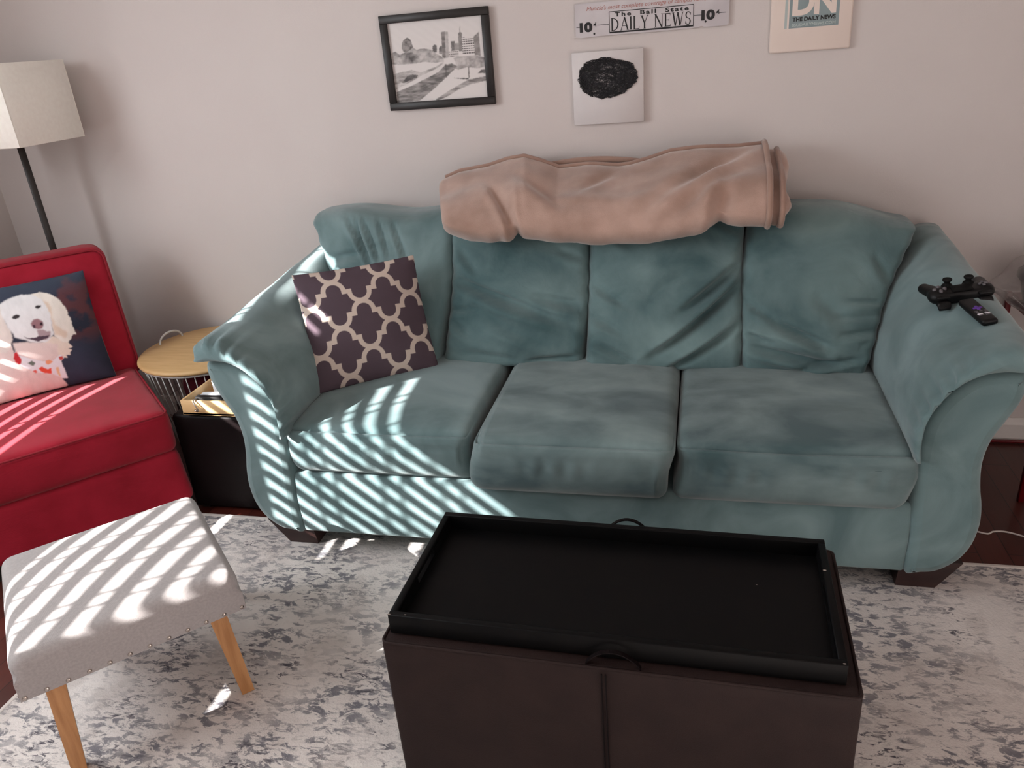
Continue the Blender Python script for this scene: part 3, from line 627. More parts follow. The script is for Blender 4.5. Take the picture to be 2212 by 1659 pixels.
def trellis_cols(U_, V_, w, h):
    a, b = 0.408 * w, 0.402 * h; R = 0.195 * a
    x = (U_ - 0.275) * w / a; y = (V_ - 0.677) * h / b
    x = np.abs(x - np.round(x)) * a; y = np.abs(y - np.round(y)) * b
    cy = 0.25 * b; e = 0.035 * b; pts = []
    for k in range(17):
        t = math.radians(90 - 90 * k / 16); pts.append((R * math.cos(t), cy + e + R * math.sin(t)))
    pts += [(R, cy), (0.5 * a - R, cy)]
    for k in range(17):
        t = math.radians(180 + 90 * k / 16); pts.append((0.5 * a + R * math.cos(t), cy - e + R * math.sin(t)))
    D = np.full(x.shape, 9.0)
    for (x1, y1), (x2, y2) in zip(pts[:-1], pts[1:]):
        dx, dy = x2 - x1, y2 - y1; L2 = dx * dx + dy * dy
        if L2 < 1e-12: continue
        if abs(dx) < 1e-9 or abs(dy) < 1e-9:                   # square corners on the steps
            d = np.maximum(np.abs(x - (x1 + x2) / 2) - abs(dx) / 2, np.abs(y - (y1 + y2) / 2) - abs(dy) / 2)
        else:
            t = np.clip(((x - x1) * dx + (y - y1) * dy) / L2, 0, 1); d = np.hypot(x - x1 - t * dx, y - y1 - t * dy)
        D = np.minimum(D, d)
    k = np.clip((D - 0.0072) / 0.0014, 0, 1)[..., None]
    dark = np.array(lin((86, 73, 81))) * (0.92 + 0.16 * vnoise(U_, V_, 5, 3))[..., None]
    return np.array(lin((204, 188, 177))) * (1 - k) + dark * k
put_pillow('throw_pillow', 'plum square pillow with cream trellis pattern at the left end of the sofa', 'pillow',
           (-1.060, 2.280, 0.503), math.radians(33.1), math.radians(26), 0.425, 0.412, 0.13, 300, trellis_cols, M['trellis'], M['chocolate'], 3)

def dog_cols(U_, V_, w, h):
    X = U_ + 0.016 * (vnoise(U_, V_, 30, 5) - 0.5); Y = V_ + 0.016 * (vnoise(U_, V_, 30, 6) - 0.5)
    n1 = vnoise(U_, V_, 4, 1); n2 = vnoise(U_, V_, 14, 2)
    C = np.array(lin((52, 56, 72))) * (0.6 + 0.8 * n1)[..., None]
    bro = np.clip((vnoise(U_, V_, 7, 9) - 0.46) * 7, 0, 1) * np.clip((U_ - 0.62) * 6, 0, 1) * np.clip((V_ - 0.32) * 6, 0, 1)
    C = C * (1 - 0.6 * bro[..., None]) + np.array(lin((112, 62, 60))) * (0.6 * bro[..., None])
    C = C * (1 - 0.5 * np.clip((V_ - 0.82) * 6, 0, 1)[..., None]) + np.array(lin((72, 82, 96))) * 0.5 * np.clip((V_ - 0.82) * 6, 0, 1)[..., None]
    P = lambda k: inpoly(X, Y, DOG[k])
    S_ = lambda k: inpoly(U_, V_, DOG[k])
    fur = (0.88 + 0.2 * vnoise(U_ * 2.2, V_, 12, 11))[..., None]
    C = paint(C, P('body'), (222, 202, 198)); C = paint(C, P('fluff'), (226, 212, 200)); C = paint(C, P('chest'), (224, 206, 202), 3)
    C = paint(C, P('earl'), (222, 210, 204), 2); C = paint(C, P('earr'), (232, 224, 216)); C = paint(C, P('earshade'), (216, 192, 172), 5, 0.8)
    C = paint(C, P('head'), (228, 226, 228), 2)
    furm = (smooth(P('body') | P('fluff') | P('earr') | P('head') | P('earl'), 0, 1))[..., None]
    C = C * (1 - furm) + C * fur * furm
    C = paint(C, S_('muzzle'), (150, 118, 126), 2, 0.8); C = paint(C, S_('mouth'), (82, 66, 78), 1); C = paint(C, S_('nose'), (150, 112, 118), 2)
    C = paint(C, S_('nostril1'), (70, 48, 58), 1); C = paint(C, S_('nostril2'), (52, 36, 44), 1)
    C = paint(C, S_('eye1'), (62, 56, 58), 1); C = paint(C, S_('eye2'), (56, 50, 52), 1)
    C = paint(C, S_('bandana'), (226, 226, 232), 1)
    for k, c in (('fruit1', (196, 52, 58)), ('fruit2', (222, 84, 66)), ('fruit3', (214, 96, 84)), ('fruit4', (232, 158, 120)), ('fruit5', (190, 80, 76)), ('leaf1', (112, 120, 112)), ('ban1', (226, 190, 150))):
        C = paint(C, S_(k), c, 1)
    return C
put_pillow('dog_pillow', 'photo pillow of a cream dog in a fruit bandana on the red chair', 'pillow',
           (-2.416, 2.258, 0.440), math.radians(44), math.radians(19), 0.46, 0.43, 0.12, 230, dog_cols, M['dog'], M['navy'], 8)

# ================================================================ tan blanket over the sofa back
BB = [(-0.93, 0.945), (-0.86, 0.918), (-0.80, 0.914), (-0.713, 0.92), (-0.68, 0.925), (-0.659, 0.940), (-0.64, 0.925), (-0.538, 0.913), (-0.307, 0.893), (-0.158, 0.897), (-0.012, 0.916), (0.045, 0.940), (0.065, 0.952), (0.085, 0.945), (0.128, 0.936), (0.21, 0.94)]
BT = [(-0.93, 1.085), (-0.868, 1.108), (-0.76, 1.123), (-0.68, 1.144), (-0.619, 1.152), (-0.561, 1.133), (-0.495, 1.106), (-0.386, 1.112), (-0.28, 1.103), (-0.24, 1.106), (-0.176, 1.122), (-0.097, 1.145), (-0.019, 1.151), (0.133, 1.149), (0.21, 1.153)]
BL = (-0.345, 2.70, 0.90)
bx = np.array([p[0] for p in BB]); bz = np.array([p[1] for p in BB]); txp = np.array([p[0] for p in BT]); tzp = np.array([p[1] for p in BT])
xs = np.linspace(-0.925, 0.205, 150); rings = []; crest = []
FOLDS = [  # (x, s) -> (x, s): s runs 0 at the lower front edge to 1 at the top edge
    ((-0.76, 0.62), (-0.655, 0.02), 0.020, 0.022), ((-0.80, 0.45), (-0.70, 0.30), 0.05, 0.014), ((-0.66, 0.75), (-0.45, 0.35), 0.028, 0.012),
    ((-0.40, 0.60), (-0.29, 0.85), 0.018, 0.010), ((-0.20, 0.30), (0.10, 0.80), 0.026, 0.014), ((-0.12, 0.20), (0.14, 0.62), 0.024, 0.014), ((-0.05, 0.55), (0.18, 0.92), 0.02, 0.009),
    ((0.085, 0.42), (0.05, 0.0), 0.026, 0.026), ((0.10, 0.40), (0.02, 0.22), 0.03, 0.014), ((-0.55, 0.42), (-0.25, 0.38), 0.02, 0.005), ((-0.3, 0.5), (-0.1, 0.6), 0.03, 0.006)]
prof_s = np.r_[np.linspace(0, 1, 40)]
for x in xs:
    zb = np.interp(x, bx, bz); zt = np.interp(x, txp, tzp); h = zt - zb
    sag = 0.03 * math.exp(-((x + 0.35) / 0.22) ** 2)
    ctrl = [(2.62, zb + 0.012), (2.545, zb + 0.001), (2.505, zb + 0.03), (2.505, zb + 0.33 * h), (2.575, zb + 0.66 * h), (2.70, zt - 0.035 - 0.2 * sag), (2.80, zt - 0.004), (2.845, zt - 0.001)]
    q = resample(catmull(ctrl, 8, False), 52); s = np.linspace(-0.12, 1, 52)
    tn = np.gradient(q, axis=0); nn = np.stack([-tn[:, 1], tn[:, 0]], 1); nn /= np.maximum(np.linalg.norm(nn, axis=1, keepdims=True), 1e-9)
    nn = -nn if nn[20, 0] > 0 else nn
    D = np.zeros((52, 3)); xx = np.full(52, x); dd = np.zeros((52, 3))
    hh = 0.36
    fold(dd, xx, s * hh, [((a[0], a[1] * hh), (b[0], b[1] * hh), w, A) for a, b, w, A in FOLDS], np.array((1.0, 0, 0)))
    P3 = np.stack([xx, q[:, 0], q[:, 1]], 1)
    amp = dd[:, 0] + 0.007 * wob(P3, 31, 16) + 0.006 * wob(P3, 17, 34)
    amp *= np.clip((s + 0.1) * 8, 0, 1) * np.clip((1.02 - s) * 8, 0.1, 1)
    q = q + nn * amp[:, None]
    crest.append((x, q[-1, 0], q[-1, 1]))
    back = [(2.885, zt - 0.02), (2.905, zt - 0.07), (2.905, 1.02), (2.88, 0.95), (2.82, 0.985), (2.74, 1.02), (2.67, 0.99)]
    ring = [(x, a, b) for a, b in q] + [(x, a, min(b, 1.10)) for a, b in back]
    rings.append(np.array(ring))
def shrink(R, k, dx):
    c = R.mean(0); out = c + (R - c) * k; out[:, 0] += dx; return out
for R in rings: R[:, 0] += np.clip(2.84 - R[:, 1], 0, 1) * 0.32 * np.clip((-0.35 - R[:, 0]) / 0.45, 0, 1)
first, last = rings[0], rings[-1]
rings = [shrink(first, k, d) for k, d in ((0.62, -0.030), (0.80, -0.026), (0.91, -0.017), (0.975, -0.007))] + rings + [shrink(last, k, d) for k, d in ((0.985, 0.004), (0.93, 0.008), (0.8, 0.010))]
mb = MB().loft([[tuple(p) for p in R] for R in rings]); shifted(mb, BL)
blanket = mb.build('blanket', M['tan'], loc=BL); tag(blanket, 'tan fleece blanket folded along the top of the sofa back', 'blanket')
mb = MB(); mb.tube([(x, y - 0.004, z + 0.004) for x, y, z in crest], 0.0075, 8); shifted(mb, BL); mb.build('hem', M['tanhem'], blanket)
R = last
for dx, dz, k0, k1, tw in ((0.002, 0.010, 2, 52, 0.0), (0.040, -0.006, 0, 46, 0.012)):
    mb = MB(); pts = []
    for i, p in enumerate(R[k0:k1:3]):
        s = i / ((k1 - k0) / 3); pts.append((p[0] + dx + 0.006 * math.sin(s * 3), p[1] - 0.004 + tw, p[2] + dz * s - (0.01 if i == 0 else 0)))
    mb.tube(pts, 0.0095, 8); shifted(mb, BL); mb.build('hem', M['tanhem'], blanket)
mb = MB(); pts = [(x, 2.878, 1.108 + 0.014 * math.sin(math.pi * (x + 0.60) / 0.44)) for x in np.linspace(-0.60, -0.16, 20)]
mb.tube(pts, [0.004 + 0.009 * math.sin(math.pi * k / 19) for k in range(20)], 10); shifted(mb, BL); mb.build('folded_layer', M['tanhem'], blanket)
# loose layers showing at the right end
mb = MB(); rr = []
for k, (sc, dx) in enumerate(((0.90, 0.0), (0.93, 0.02), (0.92, 0.045), (0.80, 0.062), (0.6, 0.068))):
    rr.append([tuple(p) for p in shrink(last, sc, dx)])
for k in range(len(rr)): rr[k] = [(x + 0.010 * math.sin(z * 60 + k), y + 0.02, z - 0.012) for x, y, z in rr[k]]
mb.loft(rr); shifted(mb, BL); mb.build('folded_layer', M['tan'], blanket)

# ================================================================ red slipper chair
CR = math.radians(47.5)
chair = thing('slipper_chair', 'armless red canvas chair with a photo pillow beside the sofa', 'chair', (-2.3145, 2.1185, 0), CR)
P, U, F = soft_box((0.70, 0.60, 0.165), 0.035, (20, 18, 5), 4, (0, 0.010, 0.012)); P += np.array((0, -0.05, 0.352)); P[:, 2] += 0.003 * wob(P, 3, 12) * (U[:, 2] > 0)
MB().add(P, F).build('seat', M['red'], chair)
P, U, F = soft_box((0.695, 0.70, 0.200), 0.03, (20, 18, 8), 4, (0, 0.004, 0)); s = (0.1 - P[:, 2]) / 0.2
P[:, 1] -= 0.035 * s ** 2 * (U[:, 1] < 0) * 0.9; P[:, 0] += 0.010 * s * np.sign(P[:, 0]) * (np.abs(U[:, 0]) > 0.9) + 0.004 * wob(P, 9, 14) * (np.abs(U[:, 0]) > 0.9)
P += np.array((0, -0.005, 0.180)); MB().add(P, F).build('base_skirt', M['red'], chair)
P, U, F = soft_box((0.72, 0.125, 0.52), 0.035, (20, 3, 18), 4, (0, 0.018, 0)); P += np.array((0.012, 0, 0.26))
P[:, 1] += 0.125 * (P[:, 2] / 0.5); P[:, 2] -= 0.012 * np.clip(np.abs(U[:, 0]) - 0.85, 0, 1) / 0.15 * (U[:, 2] > 0.8)
P += np.array((0, 0.280, 0.40)); MB().add(P, F).build('backrest', M['red'], chair)
def rrect(x0, x1, y0, y1, r, n=5):
    out = []
    for cx, cy, a0 in ((x1 - r, y1 - r, 0), (x0 + r, y1 - r, 90), (x0 + r, y0 + r, 180), (x1 - r, y0 + r, 270)):
        for k in range(n + 1): a = math.radians(a0 + 90 * k / n); out.append((cx + r * math.cos(a), cy + r * math.sin(a)))
    return out
MB().tube([(x, y, 0.4262) for x, y in rrect(-0.343, 0.343, -0.350, 0.24, 0.03)], 0.0042, 6, True).build('seat_piping', M['redpipe'], chair)
MB().tube([(x, 0.219 + 0.125 * (z - 0.40) / 0.5, z) for x, z in rrect(-0.338, 0.362, 0.41, 0.908, 0.04)], 0.0042, 6, True).build('back_piping', M['redpipe'], chair)
for sx in (-1, 1):
    for y in (-0.30, 0.28):
        MB().loft([[(sx * 0.30 + a * 0.018, y + b * 0.018, 0) for a, b in ((-1, -1), (1, -1), (1, 1), (-1, 1))], [(sx * 0.30 + a * 0.026, y + b * 0.026, 0.095) for a, b in ((-1, -1), (1, -1), (1, 1), (-1, 1))]], smooth=False).build('leg', M['black'], chair)

# ================================================================ grey linen footstool
stool = thing('footstool', 'grey linen footstool with nailhead trim and splayed light wooden legs', 'footstool', (-1.466, 1.369, 0.0114), math.radians(45.8))
P, U, F = soft_box((0.51, 0.50, 0.112), 0.032, (22, 22, 5), 5, (0.0, 0.0, 0.012)); P += np.array((0, 0, 0.314))
lw = U[:, 2] < 0                                           # crisp lower edge
P[lw] = (U * np.array((0.255, 0.25, 0.056)))[lw] + np.array((0, 0, 0.314)); P[:, 2] = np.maximum(P[:, 2], 0.259)
P[:, 2] += 0.0015 * wob(P, 4, 30) * (U[:, 2] > 0)
MB().add(P, F).build('cushion', M['linen'], stool)
for sx in (-1, 1):
    for sy in (-1, 1):
        t = [(sx * 0.185, sy * 0.232)]; b = (sx * 0.205, sy * 0.236)
        rings = []
        for (cx, cy), hw, hd, z in (((sx * 0.185, sy * 0.226), 0.021, 0.016, 0.262), (b, 0.016, 0.012, 0.0)):
            rings.append([(cx + a * hw, cy + q * hd, z) for a, q in ((-1, -1), (1, -1), (1, 1), (-1, 1))])
        MB().loft(rings, smooth=False).build('leg', M['oak'], stool)
nb = None
spots = [(-0.245 + 0.49 * k / 11, -0.2505, 'f') for k in range(12)] + [(sx * 0.2555, -0.235 + 0.47 * k / 10, 's') for sx in (-1, 1) for k in range(11)]
for x, y, s in spots:
    if nb is None:
        nm = MB().lathe([(0.0, 0.0028), (0.0025, 0.0026), (0.0046, 0.0016), (0.0058, 0.0), (0.0056, -0.001)], 10); nb = nm.build('nailhead', M['nail'], stool); o = nb
    else: o = nb.copy(); COL.objects.link(o); o.parent = stool
    d = Vector((0, -1, 0)) if s == 'f' else Vector((1 if x > 0 else -1, 0, 0))
    o.location = (x, y, 0.2665); o.rotation_euler = d.to_track_quat('Z', 'Y').to_euler()

# ================================================================ storage ottoman with a tray on it
OT = (-0.158, 1.366, 0.0102); OR = math.radians(-1.3)
ott = thing('storage_ottoman', 'large dark brown leatherette storage ottoman in front of the sofa', 'ottoman', OT, OR)
P, U, F = soft_box((0.935, 0.445, 0.405), 0.010, (40, 16, 16), 3, (0.003, 0.004, 0.0)); P += np.array((0, 0, 0.2075))
P[:, 1] += 0.0035 * np.exp(-(P[:, 0] / 0.004) ** 2) * (U[:, 1] < -0.98)
MB().add(P, F).build('body', M['leather'], ott)
mb = MB()
mb.tube([(0.004, -0.2275, z) for z in np.linspace(0.02, 0.40, 12)], 0.0016, 6); mb.tube([(-0.004, -0.2275, z) for z in np.linspace(0.02, 0.40, 12)], 0.0016, 6)
mb.build('centre_seam', M['leather2'], ott)
MB().tube([(x, y, 0.4085) for x, y in rrect(-0.4655, 0.4655, -0.2205, 0.2205, 0.012)], 0.0035, 6, True).build('top_welt', M['leather'], ott)
def strap(x0, x1, y, sgn, peak, lean):
    mb = MB(); A = []
    for k in range(17):
        t = k / 16; x = x0 + (x1 - x0) * t; zz = 0.406 + peak * math.sin(math.pi * min(1, t * 1.0)) ** 0.7; yy = y + sgn * lean * math.sin(math.pi * t)
        A.append((x, yy, zz))
    r = []
    for k, p in enumerate(A):
        a = Vector(A[max(0, k - 1)]); b = Vector(A[min(16, k + 1)]); t = (b - a).normalized(); w = Vector((0, 1, 0)) * 0.005; nn = t.cross(Vector((0, 1, 0))).normalized() * 0.0012; p = Vector(p)
        r.append([p - w - nn, p + w - nn, p + w + nn, p - w + nn])
    mb.loft(r, smooth=False); mb.build('pull_loop', M['leather2'], ott)
strap(-0.038, 0.072, -0.211, 1, 0.042, -0.004); strap(-0.062, 0.062, 0.214, 1, 0.050, 0.006)
TR = Vector((-0.165, 1.363, 0.4235))
tray = thing('serving_tray', 'black wooden tray with cut-out grips lying on the brown ottoman', 'tray', TR, OR)
w, d, t, h = 0.448, 0.194, 0.016, 0.048
MB().box((-w + t, -d + t, 0.0), (w - t, d - t, 0.010)).build('tray_bottom', M['tray'], tray)
MB().box((-w, -d, 0.0), (w, -d + t, h), 0.0025, 2).build('long_side', M['tray'], tray)
MB().box((-w, d - t, 0.0), (w, d, h), 0.0025, 2).build('long_side', M['tray'], tray)
for sx in (-1, 1):
    mb = MB(); x0, x1 = (sx * w - (t if sx > 0 else 0), sx * w + (t if sx < 0 else 0))
    g = 0.055; out = rrect(-d + t, d - t, 0.0, h, 0.002, 2); hole = rrect(-g, g, 0.021, 0.036, 0.0074, 6)
    mb.box((x0, -d + t, 0), (x1, d - t, 0.021)); mb.box((x0, -d + t, 0.036), (x1, d - t, h), 0.002, 1); mb.box((x0, -d + t, 0.021), (x1, -g, 0.036)); mb.box((x0, g, 0.021), (x1, d - t, 0.036))
    mb.build('grip_side', M['tray'], tray)
for x, y, z, s in ((-0.445, -0.192, h, 0.004), (-0.41, -0.188, h, 0.0025), (0.441, -0.190, h, 0.003), (0.436, 0.08, h, 0.004), (0.30, 0.06, 0.0102, 0.002)):
    MB().add([(x + s * math.cos(a), y + s * 0.6 * math.sin(a), z + 0.0004) for a in np.linspace(0, 5.2, 6)], [list(range(6))], False).build('worn_chip', M['scuff'], tray)
# ================================================================ floor lamp
LP = (-2.63, 2.70, 0.0)
lamp = thing('floor_lamp', 'floor lamp with white box shade and black pole behind the red chair', 'lamp', LP)
MB().box((-0.013, -0.013, 0.02), (0.013, 0.013, 1.36), 0.002, 1).xf(Matrix.Rotation(math.radians(44), 4, 'Z')).build('pole', M['blackpaint'], lamp)
MB().lathe([(0, 0.026), (0.03, 0.026), (0.115, 0.018), (0.125, 0.010), (0.125, 0.0), (0, 0)], 40).build('base', M['blackpaint'], lamp)
h = 0.2386 / math.sqrt(2); z0, z1, t = 1.315, 1.607, 0.004; Rz = Matrix.Rotation(math.radians(-1.3), 4, 'Z')
mb = MB()
for a, b in (((-h, -h), (h, -h + t)), ((-h, h - t), (h, h)), ((-h, -h + t), (-h + t, h - t)), ((h - t, -h + t), (h, h - t))):
    mb.box((a[0], a[1], z0), (b[0], b[1], z1), 0.0015, 1)
mb.xf(Rz); mb.build('lamp_shade', M['shade'], lamp)
mb = MB(); mb.box((-h * 0.98, -0.004, 1.335), (h * 0.98, 0.004, 1.340)); mb.box((-0.004, -h * 0.98, 1.335), (0.004, h * 0.98, 1.340)); mb.xf(Rz); mb.build('shade_frame', M['metal'], lamp)
mb = MB().lathe([(0.0, 1.355), (0.018, 1.36), (0.018, 1.40), (0.0, 1.40)], 16); mb.build('socket', M['whitekey'], lamp)
mb = MB().lathe([(0.012, 1.40), (0.022, 1.43), (0.032, 1.46), (0.030, 1.485), (0.016, 1.503), (0, 1.507)], 20); mb.build('bulb', mat('frosted_bulb', lin((235, 232, 225)), None, rough=0.4), lamp)

# ================================================================ round side table with a wire basket
TC = (-1.985, 2.665, 0.0)
tab = thing('side_table', 'round light wood topped side table with white wire basket base between chair and sofa', 'side table', TC)
prof = [(0, 0.450), (0.268, 0.450), (0.277, 0.453), (0.280, 0.460), (0.277, 0.467), (0.268, 0.470), (0, 0.470)]
MB().lathe(prof, 72).build('lid', M['bamboo'], tab)
for a in (math.radians(163), math.radians(-17)):
    c = Vector((0.235 * math.cos(a), 0.235 * math.sin(a), 0.468)); tx = Vector((-math.sin(a), math.cos(a), 0))
    pts = [c + tx * (0.058 * math.cos(q)) + Vector((0, 0, 0.040 * math.sin(q))) for q in np.linspace(math.pi, 0, 15)]
    pts = [pts[0] - Vector((0, 0, 0.012))] + pts + [pts[-1] - Vector((0, 0, 0.012))]
    MB().tube(pts, 0.0045, 8).build('handle', M['wire'], tab)
mb = MB(); n = 46
for k in range(n):
    a = 2 * math.pi * k / n; mb.tube([(r * math.cos(a), r * math.sin(a), z) for r, z in ((0.262, 0.447), (0.247, 0.33), (0.228, 0.2), (0.205, 0.08), (0.196, 0.012))], 0.0021, 6)
for r, z, q in ((0.263, 0.444, 0.005), (0.196, 0.010, 0.005), (0.236, 0.25, 0.0022)):
    mb.tube([(r * math.cos(a), r * math.sin(a), z) for a in np.linspace(0, 2 * math.pi, 49)[:-1]], q, 6, True)
mb.build('wire_basket', M['wire'], tab)
# things kept inside the basket
P, U, F = soft_box((0.31, 0.27, 0.37), 0.10, (12, 12, 12), 5, (0.02, 0.02, 0.02)); P[:, 0] += 0.010 * wob(P, 3, 28); P[:, 1] += 0.010 * wob(P, 8, 30); P[:, 2] += 0.012 * wob(P, 6, 22)
P += np.array((0.02, 0.035, 0.215)); o = MB().add(P, F).build('folded_throw', M['maroon'], loc=TC); tag(o, 'dark maroon folded throw inside the wire basket under the round lid', 'throw')
mb = MB().box((-0.085, -0.003, 0.016), (0.065, 0.003, 0.25), 0.001, 1).xf(Matrix.Translation((-0.06, -0.125, 0)) @ Matrix.Rotation(math.radians(-14), 4, 'Z'))
o = mb.build('folder', M['grey'], loc=TC); tag(o, 'grey card folder standing inside the wire basket behind its wires', 'folder')

# ================================================================ dark cube with a wooden box on it
CB = (-1.675, 2.295, 0.0)
cube = thing('storage_cube', 'small black leatherette storage cube between the red chair and the sofa arm', 'ottoman', CB)
P, U, F = soft_box((0.350, 0.240, 0.392), 0.016, (12, 12, 10), 4, (0.002, 0.002, 0.004)); P += np.array((0, 0, 0.2045)); MB().add(P, F).build('body', M['leather2'], cube)
for sx in (-1, 1):
    for sy in (-1, 1): MB().box((sx * 0.14 - 0.015, sy * 0.09 - 0.015, 0), (sx * 0.14 + 0.015, sy * 0.09 + 0.015, 0.012)).build('foot', M['black'], cube)
BX = (-1.655, 2.282, 0.4085)
box = thing('wooden_box', 'shallow open light wood box with steel handle on the black cube', 'box', BX)
w, d, h, t = 0.128, 0.118, 0.056, 0.009
MB().box((-w, -d, 0), (w, d, 0.008)).build('box_bottom', M['pine'], box)
MB().box((-w, -d, 0), (w, -d + t, h), 0.001, 1).build('box_side', M['pine'], box); MB().box((-w, d - t, 0), (w, d, h), 0.001, 1).build('box_side', M['pine'], box)
MB().box((-w, -d + t, 0), (-w + t, d - t, h), 0.001, 1).build('box_side', M['pine'], box); MB().box((w - t, -d + t, 0), (w, d - t, h), 0.001, 1).build('box_side', M['pine'], box)
pts = [(-0.066, -d + 0.012, h + 0.002), (-0.070, -d - 0.004, h + 0.004), (-0.064, -d - 0.012, h - 0.006), (-0.056, -d - 0.014, h - 0.018), (-0.054, -d - 0.013, h - 0.028), (-0.060, -d - 0.010, h - 0.036), (-0.072, -d - 0.006, h - 0.034)]
MB().tube([tuple(p) for p in catmull(pts, 4, False)], [0.0028] * 14 + [0.0034] * 11, 8).build('handle', M['metal'], box)
def loose(name, label, cat, lo, hi, m, rz, loc, rx=0.0):
    mb = MB().box(lo, hi, 0.001, 1).xf(Matrix.Rotation(rz, 4, 'Z') @ Matrix.Rotation(rx, 4, 'Y')); o = mb.build(name, m, loc=loc); return tag(o, label, cat)
loose('paper_packet', 'flat white paper packet lying in the open wooden box', 'packet', (-0.055, -0.035, 0), (0.055, 0.035, 0.012), M['paper'], 0.1, (BX[0] - 0.045, BX[1] - 0.045, BX[2] + 0.0085 + 0.022))
loose('envelope_stack', 'low stack of white envelopes under the paper packet in the wooden box', 'envelopes', (-0.05, -0.032, 0), (0.05, 0.032, 0.022), M['paper'], 0.0, (BX[0] - 0.045, BX[1] - 0.045, BX[2] + 0.0085))
loose('paper_booklet', 'white booklet leaning up in the open wooden box', 'booklet', (-0.035, -0.004, 0), (0.05, 0.004, 0.062), M['paper'], -0.12, (BX[0] - 0.05, BX[1] + 0.02, BX[2] + 0.0085), 0.0)
loose('blue_packet', 'dark blue packet standing upright in the wooden box', 'packet', (-0.028, -0.012, 0), (0.03, 0.012, 0.084), M['blue'], 0.15, (BX[0] - 0.062, BX[1] + 0.055, BX[2] + 0.0085))
loose('black_case', 'flat black case behind the steel handle of the wooden box', 'case', (-0.06, -0.010, 0), (0.06, 0.010, 0.056), M['plastic'], 0.0, (BX[0] - 0.015, BX[1] - 0.0935, BX[2] + 0.0085))

# ================================================================ wall pieces
def on_wall(x, z, dpt): return (x, YB - dpt, z)
# framed pencil drawing
fx0, fx1, fz0, fz1 = -1.142, -0.733, 1.329, 1.654
pf = thing('picture_frame', 'black framed pencil drawing of a city canal on the wall', 'picture', (-0.9375, YB, 1.329))
def frel(mb, o): return shifted(mb, o.location)
bw, dp = 0.027, 0.022
for nm, a in (('top_rail', (fx0, fx1, fz1 - bw, fz1)), ('bottom_rail', (fx0, fx1, fz0, fz0 + bw)), ('side_rail', (fx0, fx0 + bw, fz0 + bw, fz1 - bw)), ('side_rail', (fx1 - bw, fx1, fz0 + bw, fz1 - bw))):
    frel(MB().box((a[0], YB - dp, a[2]), (a[1], YB - 0.001, a[3]), 0.0015, 1), pf).build(nm, M['blacktab'], pf)
def city(n, m):
    u = np.linspace(0, 1, n); v = np.linspace(0, 1, m); U_, V_ = np.meshgrid(u, v, indexing='ij')
    X = U_ + 0.006 * (vnoise(U_, V_, 40, 5) - 0.5); Y = V_ + 0.006 * (vnoise(U_, V_, 40, 6) - 0.5)
    C = np.ones((n, m, 3)) * np.array(lin((214, 208, 206)))
    hatch = 0.5 + 0.5 * np.sin((U_ * 0.9 + V_) * 60 + 4 * vnoise(U_, V_, 6, 4)); C = paint(C, (V_ > 0.62) * hatch * 0.10, (190, 184, 182), 0)
    tex = vnoise(U_, V_, 22, 8); tex2 = vnoise(U_ * 1.0, V_ * 3.0, 12, 3); bl = vnoise(U_, V_, 9, 21)
    def P(k): return inpoly(X, Y, CITY[k])
    def shade(C, k, c0, c1, tx):
        m_ = smooth(P(k), 0, 1)[..., None]; t = np.clip((tx - 0.3) / 0.4, 0, 1)[..., None]
        return C * (1 - m_) + (np.array(lin(c0)) * (1 - t) + np.array(lin(c1)) * t) * m_
    C = shade(C, 'foliage', (78, 74, 74), (196, 190, 188), 0.35 * tex + 0.65 * bl); C = shade(C, 'tree', (66, 62, 62), (150, 144, 142), tex)
    C = shade(C, 'b1', (78, 74, 74), (104, 100, 100), tex); C = shade(C, 'b2', (92, 88, 88), (150, 146, 144), tex); C = shade(C, 'b3', (160, 154, 152), (186, 180, 178), tex); C = shade(C, 'b3d', (108, 103, 102), (140, 134, 132), tex2)
    C = shade(C, 'b4', (104, 100, 99), (130, 126, 124), tex); C = shade(C, 'b5', (140, 134, 132), (164, 158, 156), tex); C = shade(C, 'b6', (112, 107, 106), (142, 136, 134), tex); C = shade(C, 'tower', (150, 144, 142), (160, 154, 152), tex)
    C = shade(C, 'b9', (196, 190, 188), (206, 200, 198), tex)
    b7 = P('b7'); win = ((V_ * 36) % 1 < 0.42) & ((U_ * 42) % 1 < 0.78); C = paint(C, b7, (210, 204, 202), 0); C = paint(C, b7 & win, (98, 92, 92), 0); C = paint(C, P('b9') & win, (130, 124, 122), 0)
    C = shade(C, 'b8', (120, 114, 112), (150, 144, 142), tex); C = shade(C, 'rtrees', (112, 106, 105), (196, 190, 188), 0.5 * tex + 0.5 * bl)
    C = shade(C, 'lbank', (140, 134, 132), (206, 200, 198), tex2); C = shade(C, 'water', (96, 92, 91), (158, 152, 150), tex2); C = shade(C, 'lwalk', (208, 202, 200), (214, 208, 206), tex)
    C = shade(C, 'shrub', (74, 70, 70), (130, 124, 122), tex); C = shade(C, 'rwater', (110, 104, 103), (180, 174, 172), tex2); C = shade(C, 'dock', (92, 88, 87), (120, 114, 112), tex)
    C = shade(C, 'darkedge', (58, 54, 54), (66, 62, 62), tex); C = shade(C, 'post', (120, 114, 112), (140, 134, 132), tex); C = shade(C, 'wrefl', (92, 88, 87), (120, 114, 112), tex2)
    return U_, V_, C
n, m_ = 250, 190; U_, V_, C = city(n, m_)
mb = MB(); a, b, c, d = fx0 + bw - 0.002, fx1 - bw + 0.002, fz0 + bw - 0.002, fz1 - bw + 0.002
mb.add([(a + (b - a) * u, YB - 0.011, c + (d - c) * v) for u, v in zip(U_.ravel(), V_.ravel())], [[i * m_ + j, (i + 1) * m_ + j, (i + 1) * m_ + j + 1, i * m_ + j + 1] for i in range(n - 1) for j in range(m_ - 1)], False)
